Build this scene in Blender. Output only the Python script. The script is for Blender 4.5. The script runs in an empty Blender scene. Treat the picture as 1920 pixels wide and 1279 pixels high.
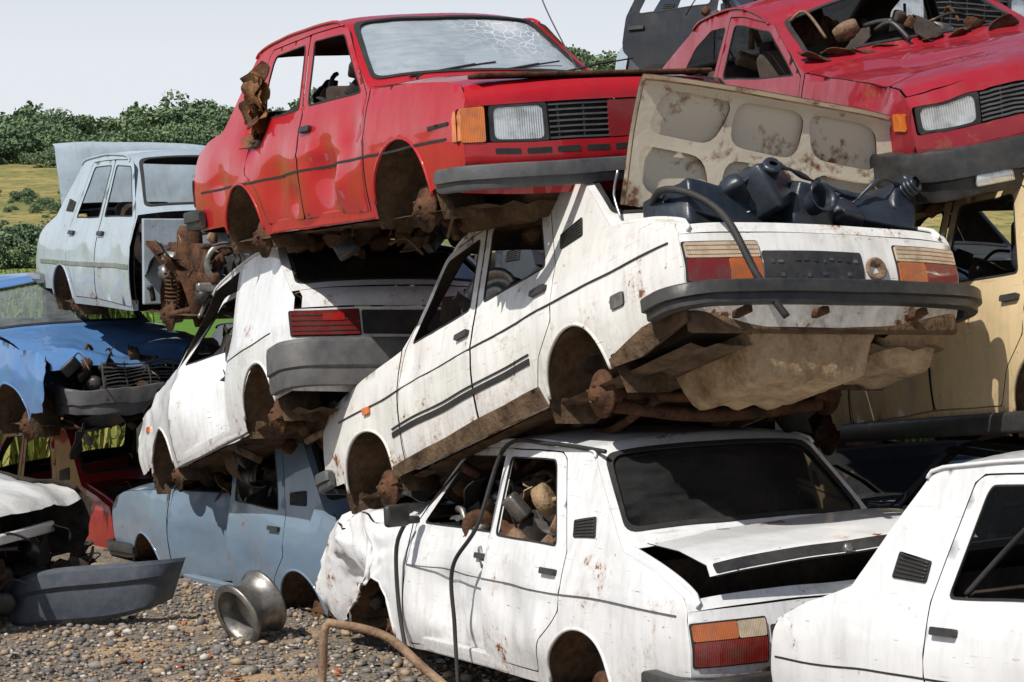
import bpy, bmesh, math, random
import numpy as np
from mathutils import Vector, Matrix, noise
from mathutils.geometry import delaunay_2d_cdt
random.seed(7); rng=np.random.default_rng(5)
D2=bpy.data; COL=bpy.context.scene.collection

# ------------------------------------------------------------ materials
def newmat(name):
    m=D2.materials.new(name); m.use_nodes=True; nt=m.node_tree
    b=nt.nodes['Principled BSDF']; return m,nt,b
def N(nt,t,**k):
    n=nt.nodes.new(t)
    for a,v in k.items():
        if a in n.inputs: n.inputs[a].default_value=v
        else: setattr(n,a,v)
    return n
def ramp(nt,src,a,b):
    r=nt.nodes.new('ShaderNodeMapRange'); r.inputs[1].default_value=a; r.inputs[2].default_value=b
    r.clamp=True; nt.links.new(src,r.inputs[0]); return r.outputs[0]
def mixc(nt,f,a,b):
    m=nt.nodes.new('ShaderNodeMix'); m.data_type='RGBA'
    for i,v in ((0,f),(6,a),(7,b)):
        if isinstance(v,(tuple,list)): m.inputs[i].default_value=(*v[:3],1)
        elif isinstance(v,(int,float)): m.inputs[i].default_value=v
        else: nt.links.new(v,m.inputs[i])
    return m.outputs[2]
def math2(nt,op,a,b):
    m=nt.nodes.new('ShaderNodeMath'); m.operation=op
    for i,v in ((0,a),(1,b)):
        if isinstance(v,(int,float)): m.inputs[i].default_value=v
        else: nt.links.new(v,m.inputs[i])
    return m.outputs[0]
def noi(nt,co,scale,detail=4,rough=.55,mp=None):
    n=N(nt,'ShaderNodeTexNoise'); n.inputs['Scale'].default_value=scale
    n.inputs['Detail'].default_value=detail; n.inputs['Roughness'].default_value=rough
    if mp:
        m=N(nt,'ShaderNodeMapping'); m.inputs['Scale'].default_value=mp
        nt.links.new(co,m.inputs[0]); co=m.outputs[0]
    nt.links.new(co,n.inputs['Vector']); return n.outputs[0]
def bump(nt,b,h,st,dist=.01):
    n=N(nt,'ShaderNodeBump'); n.inputs['Strength'].default_value=st; n.inputs['Distance'].default_value=dist
    nt.links.new(h,n.inputs['Height']); nt.links.new(n.outputs[0],b.inputs['Normal'])
def paint(name,col,rust=.5,dirt=.5,rough=.42,coat=.8,off=0,dc=(.19,.145,.10)):
    m,nt,b=newmat(name); co=N(nt,'ShaderNodeTexCoord').outputs['Object']
    if off:
        mp=N(nt,'ShaderNodeMapping'); mp.inputs['Location'].default_value=(off,off*.7,0); nt.links.new(co,mp.inputs[0]); cn=mp.outputs[0]
    else: cn=co
    sep=N(nt,'ShaderNodeSeparateXYZ'); nt.links.new(co,sep.inputs[0])
    nbig=noi(nt,cn,1.7,6,.6); nst=noi(nt,cn,3.0,5,.6,(3.5,3.5,.6)); nfine=noi(nt,cn,34,5,.65); nst2=noi(nt,cn,7,6,.65,(4,4,.35))
    d1=ramp(nt,nbig,.40,.75); d2=ramp(nt,nst,.48,.76); d3=ramp(nt,nst2,.50,.68)
    low=ramp(nt,sep.outputs[2],.60,.22)
    dd=math2(nt,'MULTIPLY',math2(nt,'ADD',math2(nt,'ADD',math2(nt,'MULTIPLY',d1,.45),math2(nt,'MULTIPLY',d3,.45)),math2(nt,'MULTIPLY',d2,.6)),dirt)
    dd=math2(nt,'ADD',dd,math2(nt,'MULTIPLY',math2(nt,'MULTIPLY',low,ramp(nt,nfine,.25,.62)),1.0*dirt))
    dd=math2(nt,'MINIMUM',dd,.88)
    dirtc=tuple(.38*c+.62*k for c,k in zip(col,dc))
    c=mixc(nt,dd,col,dirtc)
    ns=noi(nt,cn,5,3,.5,(1,1,16)); sc=ramp(nt,ns,.67,.71)
    c=mixc(nt,math2(nt,'MULTIPLY',sc,.4*dirt),c,(.10,.09,.08))
    if rust>0:
        ns2=noi(nt,cn,9,3,.5,(1,1,9)); sc2=ramp(nt,ns2,.72,.735)
        c=mixc(nt,math2(nt,'MULTIPLY',sc2,.85*rust),c,(.09,.05,.035))
        nsp=noi(nt,cn,26,2,.5); c=mixc(nt,math2(nt,'MULTIPLY',ramp(nt,nsp,.745,.76),.8*rust),c,(.12,.05,.025))
    nr=noi(nt,cn,3.1,7,.72); mixn=math2(nt,'ADD',math2(nt,'MULTIPLY',nr,.8),math2(nt,'MULTIPLY',nfine,.2))
    mixn=math2(nt,'ADD',mixn,math2(nt,'MULTIPLY',low,.055*rust))
    rr=ramp(nt,mixn,.68-.078*rust,.70-.073*rust)
    rustc=mixc(nt,nfine,(.055,.022,.012),(.27,.10,.035))
    if rust>0: c=mixc(nt,math2(nt,'MULTIPLY',ramp(nt,mixn,.62-.07*rust,.68-.07*rust),.38*rust),c,(.33,.18,.08))
    c=mixc(nt,rr,c,rustc)
    nt.links.new(c,b.inputs['Base Color'])
    ro=math2(nt,'ADD',math2(nt,'MULTIPLY',dd,.4),rough); ro=math2(nt,'MAXIMUM',ro,math2(nt,'MULTIPLY',rr,.9))
    nt.links.new(ro,b.inputs['Roughness']); b.inputs['Specular IOR Level'].default_value=.25
    nt.links.new(math2(nt,'MULTIPLY',math2(nt,'SUBTRACT',1,math2(nt,'MAXIMUM',rr,dd)),coat),b.inputs['Coat Weight'])
    b.inputs['Coat Roughness'].default_value=.05
    w=noi(nt,co,2.6,2,.5); w2=noi(nt,co,9,2,.5)
    h=math2(nt,'ADD',math2(nt,'ADD',math2(nt,'MULTIPLY',w,1.6),math2(nt,'MULTIPLY',w2,.22)),math2(nt,'MULTIPLY',rr,.05))
    bump(nt,b,h,.75,.02)
    return m
def mk(name,c1,c2,scale=8,rough=.6,metal=0,bmp=.3,dist=.01,spec=.5,detail=6,lo=.35,hi=.65):
    m,nt,b=newmat(name); co=N(nt,'ShaderNodeTexCoord').outputs['Object']
    n=noi(nt,co,scale,detail,.6); n2=noi(nt,co,scale*6,4,.6)
    f=ramp(nt,math2(nt,'ADD',math2(nt,'MULTIPLY',n,.7),math2(nt,'MULTIPLY',n2,.3)),lo,hi)
    nt.links.new(mixc(nt,f,c1,c2),b.inputs['Base Color'])
    b.inputs['Roughness'].default_value=rough; b.inputs['Metallic'].default_value=metal
    b.inputs['Specular IOR Level'].default_value=spec
    if bmp: bump(nt,b,n2,bmp,dist)
    return m
MUD=mk('underbody_mud',(.035,.022,.014),(.17,.11,.065),4,.95,0,.9,.02,.2)
MUDL=mk('dry_mud',(.17,.10,.05),(.46,.34,.21),5,.95,0,.9,.015,.2)
RUSTM=mk('rusty_steel',(.022,.014,.010),(.15,.07,.034),11,.85,.2,.9,.01,.3)
STEEL=mk('dull_steel',(.12,.115,.11),(.36,.34,.31),7,.42,.75,.3,.004)
PIPE=mk('rusty_pipe',(.10,.055,.03),(.36,.24,.15),9,.8,.2,.6)
BLK=mk('black_plastic',(.010,.011,.013),(.05,.047,.042),5,.45,0,.25,.005)
BLK2=mk('black_rubber',(.010,.010,.011),(.028,.026,.024),7,.7,0,.2)
GREYP=mk('grey_plastic_bumper',(.04,.043,.05),(.12,.115,.11),3,.6,0,.25)
SLATEP=mk('slate_plastic',(.025,.034,.05),(.085,.095,.11),3,.5,0,.3)
BLUEP=mk('dark_blue_plastic',(.008,.012,.020),(.03,.038,.05),3,.38,0,.25)
DARK=mk('dark_interior',(.006,.006,.006),(.03,.025,.02),6,.9,0,.3)
INN=mk('inner_steel',(.012,.011,.010),(.085,.06,.042),5,.85,.1,.5)
SEAT=mk('seat_cloth',(.018,.016,.015),(.075,.05,.035),5,.95,0,.4)
TAN=mk('tan_foam',(.16,.075,.025),(.36,.20,.09),5,.95,0,.5)
TORN=mk('torn_brown_vinyl',(.05,.02,.01),(.34,.15,.04),6,.8,0,.8)
CREAMIN=mk('cream_rusty_primer',(.20,.085,.03),(.66,.58,.45),4.5,.7,0,.3,.006,.4,8,.37,.465)
SILV=mk('silver_strip',(.30,.30,.31),(.50,.50,.50),9,.35,.8,.1)
def lamp(name,c,c2=None,rough=.16,sc=38):
    m,nt,b=newmat(name); co=N(nt,'ShaderNodeTexCoord').outputs['Object']
    w=N(nt,'ShaderNodeTexWave'); w.inputs['Scale'].default_value=sc; w.bands_direction='Y'; nt.links.new(co,w.inputs[0])
    n=noi(nt,co,14,5)
    cc=mixc(nt,math2(nt,'MULTIPLY',ramp(nt,n,.45,.7),.5),c,(.10,.07,.05))
    nt.links.new(cc,b.inputs['Base Color']); b.inputs['Roughness'].default_value=rough
    b.inputs['Coat Weight'].default_value=.6; bump(nt,b,w.outputs[1],.35,.004); return m
RED=lamp('red_lens',(.30,.012,.008)); ORG=lamp('orange_lens',(.70,.17,.015)); CLR=lamp('clear_lens',(.50,.40,.28)); 
ORD=lamp('amber_lens_dirty',(.42,.11,.025)); REDD=lamp('dark_red_lens',(.17,.014,.01))
HEAD=lamp('headlamp_glass',(.62,.64,.64),rough=.08,sc=26); HEAD.node_tree.nodes['Principled BSDF'].inputs['Metallic'].default_value=.55
def glass(name,c,alpha,rough=.06,dust=.3,dc=.32,crack=None):
    m,nt,b=newmat(name); co=N(nt,'ShaderNodeTexCoord').outputs['Object']
    n=noi(nt,co,2.3,7,.65); n2=noi(nt,co,6,5,.6,(6,1,1))
    f=ramp(nt,math2(nt,'ADD',math2(nt,'MULTIPLY',n,.6),math2(nt,'MULTIPLY',n2,.4)),.35,.68)
    col=mixc(nt,f,c,tuple(min(1,.5*x+dc) for x in c))
    a=math2(nt,'MINIMUM',math2(nt,'ADD',math2(nt,'MULTIPLY',f,dust),alpha),1)
    if crack:
        vd=N(nt,'ShaderNodeVectorMath',operation='DISTANCE');nt.links.new(co,vd.inputs[0]);vd.inputs[1].default_value=crack
        vo=N(nt,'ShaderNodeTexVoronoi');vo.feature='DISTANCE_TO_EDGE';vo.inputs['Scale'].default_value=17;nt.links.new(co,vo.inputs['Vector'])
        k=math2(nt,'MULTIPLY',ramp(nt,vo.outputs['Distance'],.045,.015),ramp(nt,vd.outputs['Value'],.42,.16))
        k=math2(nt,'MAXIMUM',k,math2(nt,'MULTIPLY',ramp(nt,vd.outputs['Value'],.16,.05),.7))
        col=mixc(nt,k,col,(.85,.88,.9)); a=math2(nt,'MAXIMUM',a,k)
    nt.links.new(col,b.inputs['Base Color'])
    nt.links.new(a,b.inputs['Alpha']); b.inputs['Roughness'].default_value=rough; b.inputs['Coat Weight'].default_value=1
    b.inputs['Coat Roughness'].default_value=.02
    return m
GLD=glass('dusty_windscreen_glass',(.34,.41,.46),.60,.10,.36,.30,(2.44,.36,1.34))
GLK=glass('dark_window_glass',(.006,.007,.008),.78,.06,.18,.035)
GLC=glass('grimy_glass',(.12,.15,.16),.25,.06,.40,.20)

# ------------------------------------------------------------ mesh helpers
def mesh_obj(name,V,F,mats,mi=None,smooth=True,parent=None):
    me=D2.meshes.new(name); me.from_pydata([tuple(map(float,v)) for v in V],[],[tuple(int(i) for i in f) for f in F])
    for m in mats: me.materials.append(m)
    if mi is not None: me.polygons.foreach_set('material_index',np.array(mi,dtype=np.int32))
    sm=smooth if hasattr(smooth,'__len__') else [bool(smooth)]*len(F)
    me.polygons.foreach_set('use_smooth',np.array(sm,dtype=bool)); me.update()
    o=D2.objects.new(name,me); COL.objects.link(o)
    if parent is not None: o.parent=parent
    return o
def inpoly(P,poly):
    x,y=P[:,0],P[:,1]; c=np.zeros(len(P),bool); n=len(poly); j=n-1
    for i in range(n):
        xi,yi=poly[i]; xj,yj=poly[j]
        if yi!=yj:
            m=((yi>y)!=(yj>y))&(x<(xj-xi)*(y-yi)/(yj-yi)+xi); c^=m
        j=i
    return c
def resamp(poly,h):
    o=[]
    for i in range(len(poly)):
        a=np.array(poly[i],float); b=np.array(poly[(i+1)%len(poly)],float); L=np.linalg.norm(b-a)
        if L<1e-5: continue
        k=max(1,int(math.ceil(L/h)))
        for t in range(k): o.append(a+(b-a)*t/k)
    return np.array(o)
def rpoly(pts,r=.04,n=4):
    pts=[np.array(p[:2],float) for p in pts]; o=[]
    for i in range(len(pts)):
        p=pts[i]; a=pts[i-1]; b=pts[(i+1)%len(pts)]
        la=np.linalg.norm(a-p); lb=np.linalg.norm(b-p); rr=min(r,la*.45,lb*.45)
        s=p+(a-p)/la*rr; e=p+(b-p)/lb*rr
        for k in range(n+1):
            t=k/n; o.append(tuple((1-t)**2*s+2*t*(1-t)*p+t*t*e))
    return o
def arc(cx,cz,r,a0,a1,n=14,sq=1.0):
    return [(cx+r*math.cos(math.radians(a0+(a1-a0)*i/n)),cz+r*sq*math.sin(math.radians(a0+(a1-a0)*i/n))) for i in range(n+1)]
def tri2d(outer,holes,h):
    B=[resamp(outer,h)]+[resamp(q,h) for q in holes]
    vs=[];es=[]
    for b in B:
        k=len(vs); vs+=[Vector((p[0],p[1])) for p in b]; es+=[(k+i,k+(i+1)%len(b)) for i in range(len(b))]
    bp=np.concatenate(B); mn=bp.min(0); mx=bp.max(0)
    gx=np.arange(mn[0]+h*.5,mx[0],h); gy=np.arange(mn[1]+h*.5,mx[1],h*.9)
    if len(gx) and len(gy):
        G=np.array([(x+(.5*h if j%2 else 0),y) for j,y in enumerate(gy) for x in gx])
        G=G+rng.uniform(-.08,.08,G.shape)*h
        ok=inpoly(G,outer)
        for q in holes: ok&=~inpoly(G,q)
        G=G[ok]
        if len(G):
            d=np.sqrt(((G[:,None,:]-bp[None,:,:])**2).sum(2)).min(1); G=G[d>.5*h]
            vs+=[Vector((p[0],p[1])) for p in G]
    r=delaunay_2d_cdt(vs,es,[],0,1e-6)
    V=np.array([(v[0],v[1]) for v in r[0]]); F=np.array([f for f in r[2] if len(f)==3],int)
    c=V[F].mean(1); ok=inpoly(c,outer)
    for q in holes: ok&=~inpoly(c,q)
    F=F[ok]
    a=V[F[:,1]]-V[F[:,0]]; b=V[F[:,2]]-V[F[:,0]]; cr=a[:,0]*b[:,1]-a[:,1]*b[:,0]
    F=F[np.abs(cr)>1e-9]; cr=cr[np.abs(cr)>1e-9]
    F[cr<0]=F[cr<0][:,::-1]
    return V,F
def vnorm(V,F):
    n=np.cross(V[F[:,1]]-V[F[:,0]],V[F[:,2]]-V[F[:,0]]); o=np.zeros_like(V)
    for k in range(3): np.add.at(o,F[:,k],n)
    return o/np.maximum(np.linalg.norm(o,axis=1,keepdims=True),1e-9)
def shell(V,F,th):
    n=vnorm(V,F); m=len(V); V2=V-n*th
    e={}
    for f in F:
        for a,b in ((f[0],f[1]),(f[1],f[2]),(f[2],f[0])): e[(a,b)]=1
    bd=[(a,b) for (a,b) in e if (b,a) not in e]
    VV=[V,V2]; FF=[tuple(f) for f in F]+[tuple(m+f[::-1]) for f in F]; mi=[0]*len(F)+[1]*len(F)
    k=2*m; rv=[]
    for a,b in bd:
        rv+=[V[a],V[b],V2[b],V2[a]]; FF.append((k+1,k,k+3,k+2)); mi.append(2); k+=4
    sm=[True]*(2*len(F))+[False]*len(bd)
    return np.concatenate(VV+([np.array(rv)] if rv else [])),FF,mi,sm
def boxm(c,s,bev=.01,rot=None,seg=2,sub=0):
    bm=bmesh.new(); bmesh.ops.create_cube(bm,size=1)
    bmesh.ops.scale(bm,vec=s,verts=bm.verts)
    if bev: bmesh.ops.bevel(bm,geom=bm.edges[:]+bm.verts[:],offset=min(bev,min(s)*.45),segments=seg,profile=.5,affect='EDGES')
    V=np.array([v.co[:] for v in bm.verts]); bm.verts.index_update(); F=[tuple(v.index for v in f.verts) for f in bm.faces]; bm.free()
    if rot is not None: V=V@np.array(Matrix.Rotation(rot[2],3,'Z')@Matrix.Rotation(rot[1],3,'Y')@Matrix.Rotation(rot[0],3,'X')).T
    return V+np.array(c),F
def bentplate(c,s,rot,amp,seed):
    r=np.random.default_rng(seed);n=14;a=np.linspace(0,2*math.pi,n,endpoint=False)
    rad=.5*(1+r.uniform(-.28,.2,n));P=np.stack([np.cos(a)*rad*s[0],np.sin(a)*rad*s[1]],1)
    V2,F=tri2d([tuple(p) for p in P],[],max(s)*.14);k=r.uniform(-1,1,2)
    z=amp*(k[0]*(V2[:,0]/s[0])**2*3+k[1]*(V2[:,1]/s[1])**2*3+.5*np.sin(V2[:,0]/s[0]*7+seed))
    V=np.stack([V2[:,0],V2[:,1],z],1);V,FF,mi,sm=shell(V,F,.006)
    V=V@np.array(Matrix.Rotation(rot[2],3,'Z')@Matrix.Rotation(rot[1],3,'Y')@Matrix.Rotation(rot[0],3,'X')).T
    return V+np.array(c),FF
def tube(P,r,n=8,close=False):
    P=np.array(P,float); Q=[]; m=len(P)
    for i in range(m-1):
        p0=P[max(i-1,0)];p1=P[i];p2=P[i+1];p3=P[min(i+2,m-1)]
        L=np.linalg.norm(p2-p1); k=max(2,min(12,int(L/.03)))
        for t in np.arange(k)/k: Q.append(.5*((2*p1)+(-p0+p2)*t+(2*p0-5*p1+4*p2-p3)*t*t+(-p0+3*p1-3*p2+p3)*t**3))
    Q.append(P[-1]); Q=np.array(Q); V=[];F=[]
    up=np.array([.13,.21,.97])
    for i,q in enumerate(Q):
        t=Q[min(i+1,len(Q)-1)]-Q[max(i-1,0)]; t=t/max(np.linalg.norm(t),1e-9)
        a=np.cross(up,t); a/=max(np.linalg.norm(a),1e-6); b=np.cross(t,a)
        for k in range(n):
            w=2*math.pi*k/n; V.append(q+r*(a*math.cos(w)+b*math.sin(w)))
    for i in range(len(Q)-1):
        for k in range(n): F.append((i*n+k,i*n+(k+1)%n,(i+1)*n+(k+1)%n,(i+1)*n+k))
    F.append(tuple(range(n))[::-1]); F.append(tuple((len(Q)-1)*n+k for k in range(n)))
    return np.array(V),F
def lathe(prof,c,axis=(0,1,0),n=28):
    ax=Vector(axis).normalized(); q=Vector((0,1,0)).rotation_difference(ax).to_matrix(); V=[];F=[]
    for r,h in prof:
        for k in range(n):
            w=2*math.pi*k/n; v=q@Vector((r*math.cos(w),h,r*math.sin(w))); V.append((v[0]+c[0],v[1]+c[1],v[2]+c[2]))
    for i in range(len(prof)-1):
        for k in range(n): F.append((i*n+k,(i+1)*n+k,(i+1)*n+(k+1)%n,i*n+(k+1)%n))
    return np.array(V),F
RIM=[(.178,-.075),(.186,-.07),(.186,-.06),(.165,-.052),(.160,-.03),(.146,-.02),(.143,.03),(.158,.045),(.165,.062),(.186,.068),(.186,.076),(.160,.070),(.140,.045),(.128,.03),(.095,.048),(.075,.052),(.06,.035),(.03,.035),(.028,.02),(0,.02)]
HUB=[(0,.05),(.03,.05),(.035,.035),(.06,.03),(.065,.0),(.115,-.005),(.118,-.02),(.06,-.025),(.05,-.10),(0,-.1)]
class Acc:
    def __init__(s): s.V=[];s.F=[];s.M=[];s.S=[];s.n=0
    def add(s,VF,mi=0,sm=True):
        V,F=VF; s.V.append(np.array(V,float)); s.F+=[tuple(i+s.n for i in f) for f in F]; s.M+=[mi]*len(F); s.S+=[sm]*len(F); s.n+=len(V)
    def get(s): return np.concatenate(s.V),s.F

# ------------------------------------------------------------ car specs (metres, x forward from tail, z up)
DS=dict(L=4.25,W=.80,tr=.05,xr=.7,tf=.06,xf=3.5,belt=.89,tum=.27,crz=.70,
 rear=[(.07,.33),(.01,.44),(0,.56),(.03,.72)],
 trunk=[(.03,.72),(.06,.775),(.3,.86),(.62,.935)],
 frame=[(.62,.935),(.70,1.01),(1.04,1.345),(1.13,1.385),(1.7,1.41),(2.28,1.395),(2.45,1.345),(2.93,.985),(3.02,.935)],
 rg=(1,2,.655,.56),wg=(6,7,.54,.645),
 hood=[(3.035,.93),(3.6,.89),(4.0,.84),(4.15,.795),(4.21,.74)],
 front=[(4.21,.74),(4.25,.68),(4.25,.47),(4.19,.36)],
 ar=(1.0,.24,.32),af=(3.55,.25,.34),sill=.24,
 doors=[('front_door',[(2.06,.30),(3.0,.27),(3.015,.6),(2.975,.915),(2.56,1.33),(2.50,1.352),(2.055,1.362)],[(2.12,.925),(2.89,.925),(2.54,1.285),(2.50,1.31),(2.115,1.325)],3.0,(2.16,.80)),
        ('rear_door',[(2.04,.30),(1.42,.30),(1.385,.36),(1.33,.47),(1.23,.56),(1.17,.62),(1.165,.90),(1.35,1.33),(1.40,1.355),(2.035,1.362)],[(1.97,.925),(1.27,.915),(1.43,1.29),(1.46,1.322),(1.97,1.327)],2.04,(1.29,.80))],
 vent=[(.90,.975),(1.12,.965),(1.14,1.045),(.93,1.075)])
SS=dict(L=4.15,W=.79,tr=.05,xr=.6,tf=.02,xf=3.5,belt=.88,tum=.27,crz=.66,
 rear=[(.08,.33),(.02,.44),(0,.6),(.04,.79)],
 trunk=[(.04,.79),(.08,.84),(.3,.89),(.58,.925)],
 frame=[(.58,.925),(.66,1.0),(.99,1.325),(1.08,1.365),(1.6,1.39),(2.22,1.375),(2.38,1.335),(2.84,.975),(2.93,.92)],
 rg=(1,2,.64,.55),wg=(6,7,.545,.655),
 hood=[(2.945,.92),(3.5,.885),(3.9,.845),(4.06,.815),(4.10,.775)],
 front=[(4.10,.775),(4.13,.74),(4.13,.45),(4.06,.30)],
 ar=(.97,.25,.335),af=(3.37,.28,.36),sill=.24,
 doors=[('front_door',[(2.0,.30),(2.90,.28),(2.92,.6),(2.89,.90),(2.46,1.31),(2.40,1.332),(1.90,1.342),(1.90,1.25),(2.0,.88)],[(2.06,.92),(2.81,.92),(2.44,1.265),(2.40,1.288),(1.965,1.302)],2.9,(2.11,.79)),
        ('rear_door',[(1.98,.30),(1.40,.30),(1.36,.37),(1.30,.50),(1.20,.58),(1.10,.62),(1.09,.90),(1.23,1.30),(1.28,1.332),(1.885,1.342),(1.885,1.25),(1.98,.88)],[(1.92,.92),(1.18,.92),(1.31,1.26),(1.345,1.295),(1.83,1.302)],1.98,(1.22,.79))],
 vent=None)
HS=dict(L=3.9,W=.795,tr=.04,xr=.5,tf=.07,xf=3.1,belt=.90,tum=.27,crz=.76,
 rear=[(.06,.34),(.01,.45),(.0,.62),(.02,.82)],
 trunk=[(.02,.82),(.05,.90),(.12,.95)],
 frame=[(.12,.95),(.18,1.0),(.57,1.32),(.66,1.36),(1.2,1.39),(1.9,1.375),(2.05,1.335),(2.55,.985),(2.63,.935)],
 rg=(1,2,.64,.56),wg=(6,7,.54,.645),
 hood=[(2.645,.93),(3.2,.87),(3.6,.79),(3.78,.74),(3.83,.68)],
 front=[(3.83,.68),(3.87,.62),(3.87,.44),(3.80,.33)],
 ar=(.66,.29,.335),af=(3.08,.25,.335),sill=.24,
 doors=[('front_door',[(1.36,.30),(2.60,.27),(2.62,.6),(2.585,.915),(2.16,1.32),(2.10,1.342),(1.40,1.342),(1.33,.90)],[(1.42,.94),(2.50,.925),(2.14,1.275),(2.10,1.30),(1.47,1.305)],2.6,(1.45,.80))],
 vent=None)
OS=dict(L=4.28,W=.80,tr=.08,xr=.8,tf=.05,xf=3.5,belt=.88,tum=.30,crz=.70,
 rear=[(.10,.36),(.02,.5),(.0,.66),(.05,.80)],
 trunk=[(.05,.80),(.10,.85),(.22,.90)],
 frame=[(.22,.90),(.34,.955),(1.05,1.235),(1.22,1.285),(1.7,1.315),(2.12,1.295),(2.27,1.25),(2.84,.96),(2.95,.91)],
 rg=(1,2,.62,.54),wg=(6,7,.535,.64),
 hood=[(2.965,.91),(3.5,.88),(3.95,.83),(4.12,.79),(4.19,.75)],
 front=[(4.19,.75),(4.23,.71),(4.25,.47),(4.18,.34)],
 ar=(.95,.25,.33),af=(3.45,.25,.34),sill=.24,
 doors=[('front_door',[(1.62,.30),(2.92,.28),(2.94,.6),(2.90,.895),(2.36,1.235),(2.30,1.252),(1.72,1.262),(1.60,.88)],[(1.70,.915),(2.80,.905),(2.33,1.19),(2.28,1.21),(1.79,1.22)],2.92,(1.76,.78))],
 vent=None,qwin=[(.88,.925),(1.54,.92),(1.66,1.215),(1.40,1.215),(1.12,1.12)])
def sideY(sp,x,z):
    x=np.asarray(x,float);z=np.asarray(z,float); L=sp['L'];b=sp['belt']
    y=sp['W']-sp['tr']*np.clip((sp['xr']-x)/sp['xr'],0,1)**2-sp['tf']*np.clip((x-sp['xf'])/(L-sp['xf']),0,1.2)**2
    y=y-np.where(z<.55,.035*((.55-z)/.3)**2,.062*np.clip((z-.55)/(b-.55),0,1)**2)
    y=y-np.maximum(z-b,0)*sp['tum']+.007*np.exp(-((z-sp['crz'])/.014)**2)
    return y
class Prof:
    def __init__(s,sp,pts,crown,p=3.0):
        s.sp=sp;s.P=np.array(pts,float);d=np.diff(s.P,axis=0);l=np.linalg.norm(d,axis=1);s.s=np.concatenate([[0],np.cumsum(l)])
        n=np.stack([-d[:,1],d[:,0]],1)/l[:,None];nv=np.concatenate([n[:1],(n[:-1]+n[1:])/2,n[-1:]]);s.n=nv;s.c=crown;s.p=p
    def xz(s,t): return np.interp(t,s.s,s.P[:,0]),np.interp(t,s.s,s.P[:,1])
    def hw(s,t): return sideY(s.sp,*s.xz(t))
    def map(s,t,y,off=0):
        x,z=s.xz(t);hw=np.maximum(s.hw(t),.05);v=np.clip(np.abs(y)/hw,0,1)
        nx=np.interp(t,s.s,s.n[:,0]);nz=np.interp(t,s.s,s.n[:,1]);k=s.c*(1-v**s.p)+off
        return np.stack([x+nx*k,y,z+nz*k],1)
    def outline(s,g=.004,s0=None,s1=None,h=.05,ins=0):
        a=(s.s[0]+g) if s0 is None else s0; b=(s.s[-1]-g) if s1 is None else s1
        ts=sorted(set([a,b]+[t for t in s.s if a<t<b])); tt=[]
        for i in range(len(ts)-1):
            k=max(1,int((ts[i+1]-ts[i])/h)); tt+=[ts[i]+(ts[i+1]-ts[i])*j/k for j in range(k)]
        tt.append(b)
        L=[(t,float(s.hw(t))-.001-ins) for t in tt]
        return [(t,-y) for t,y in L]+[(t,y) for t,y in L[::-1]]

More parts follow.
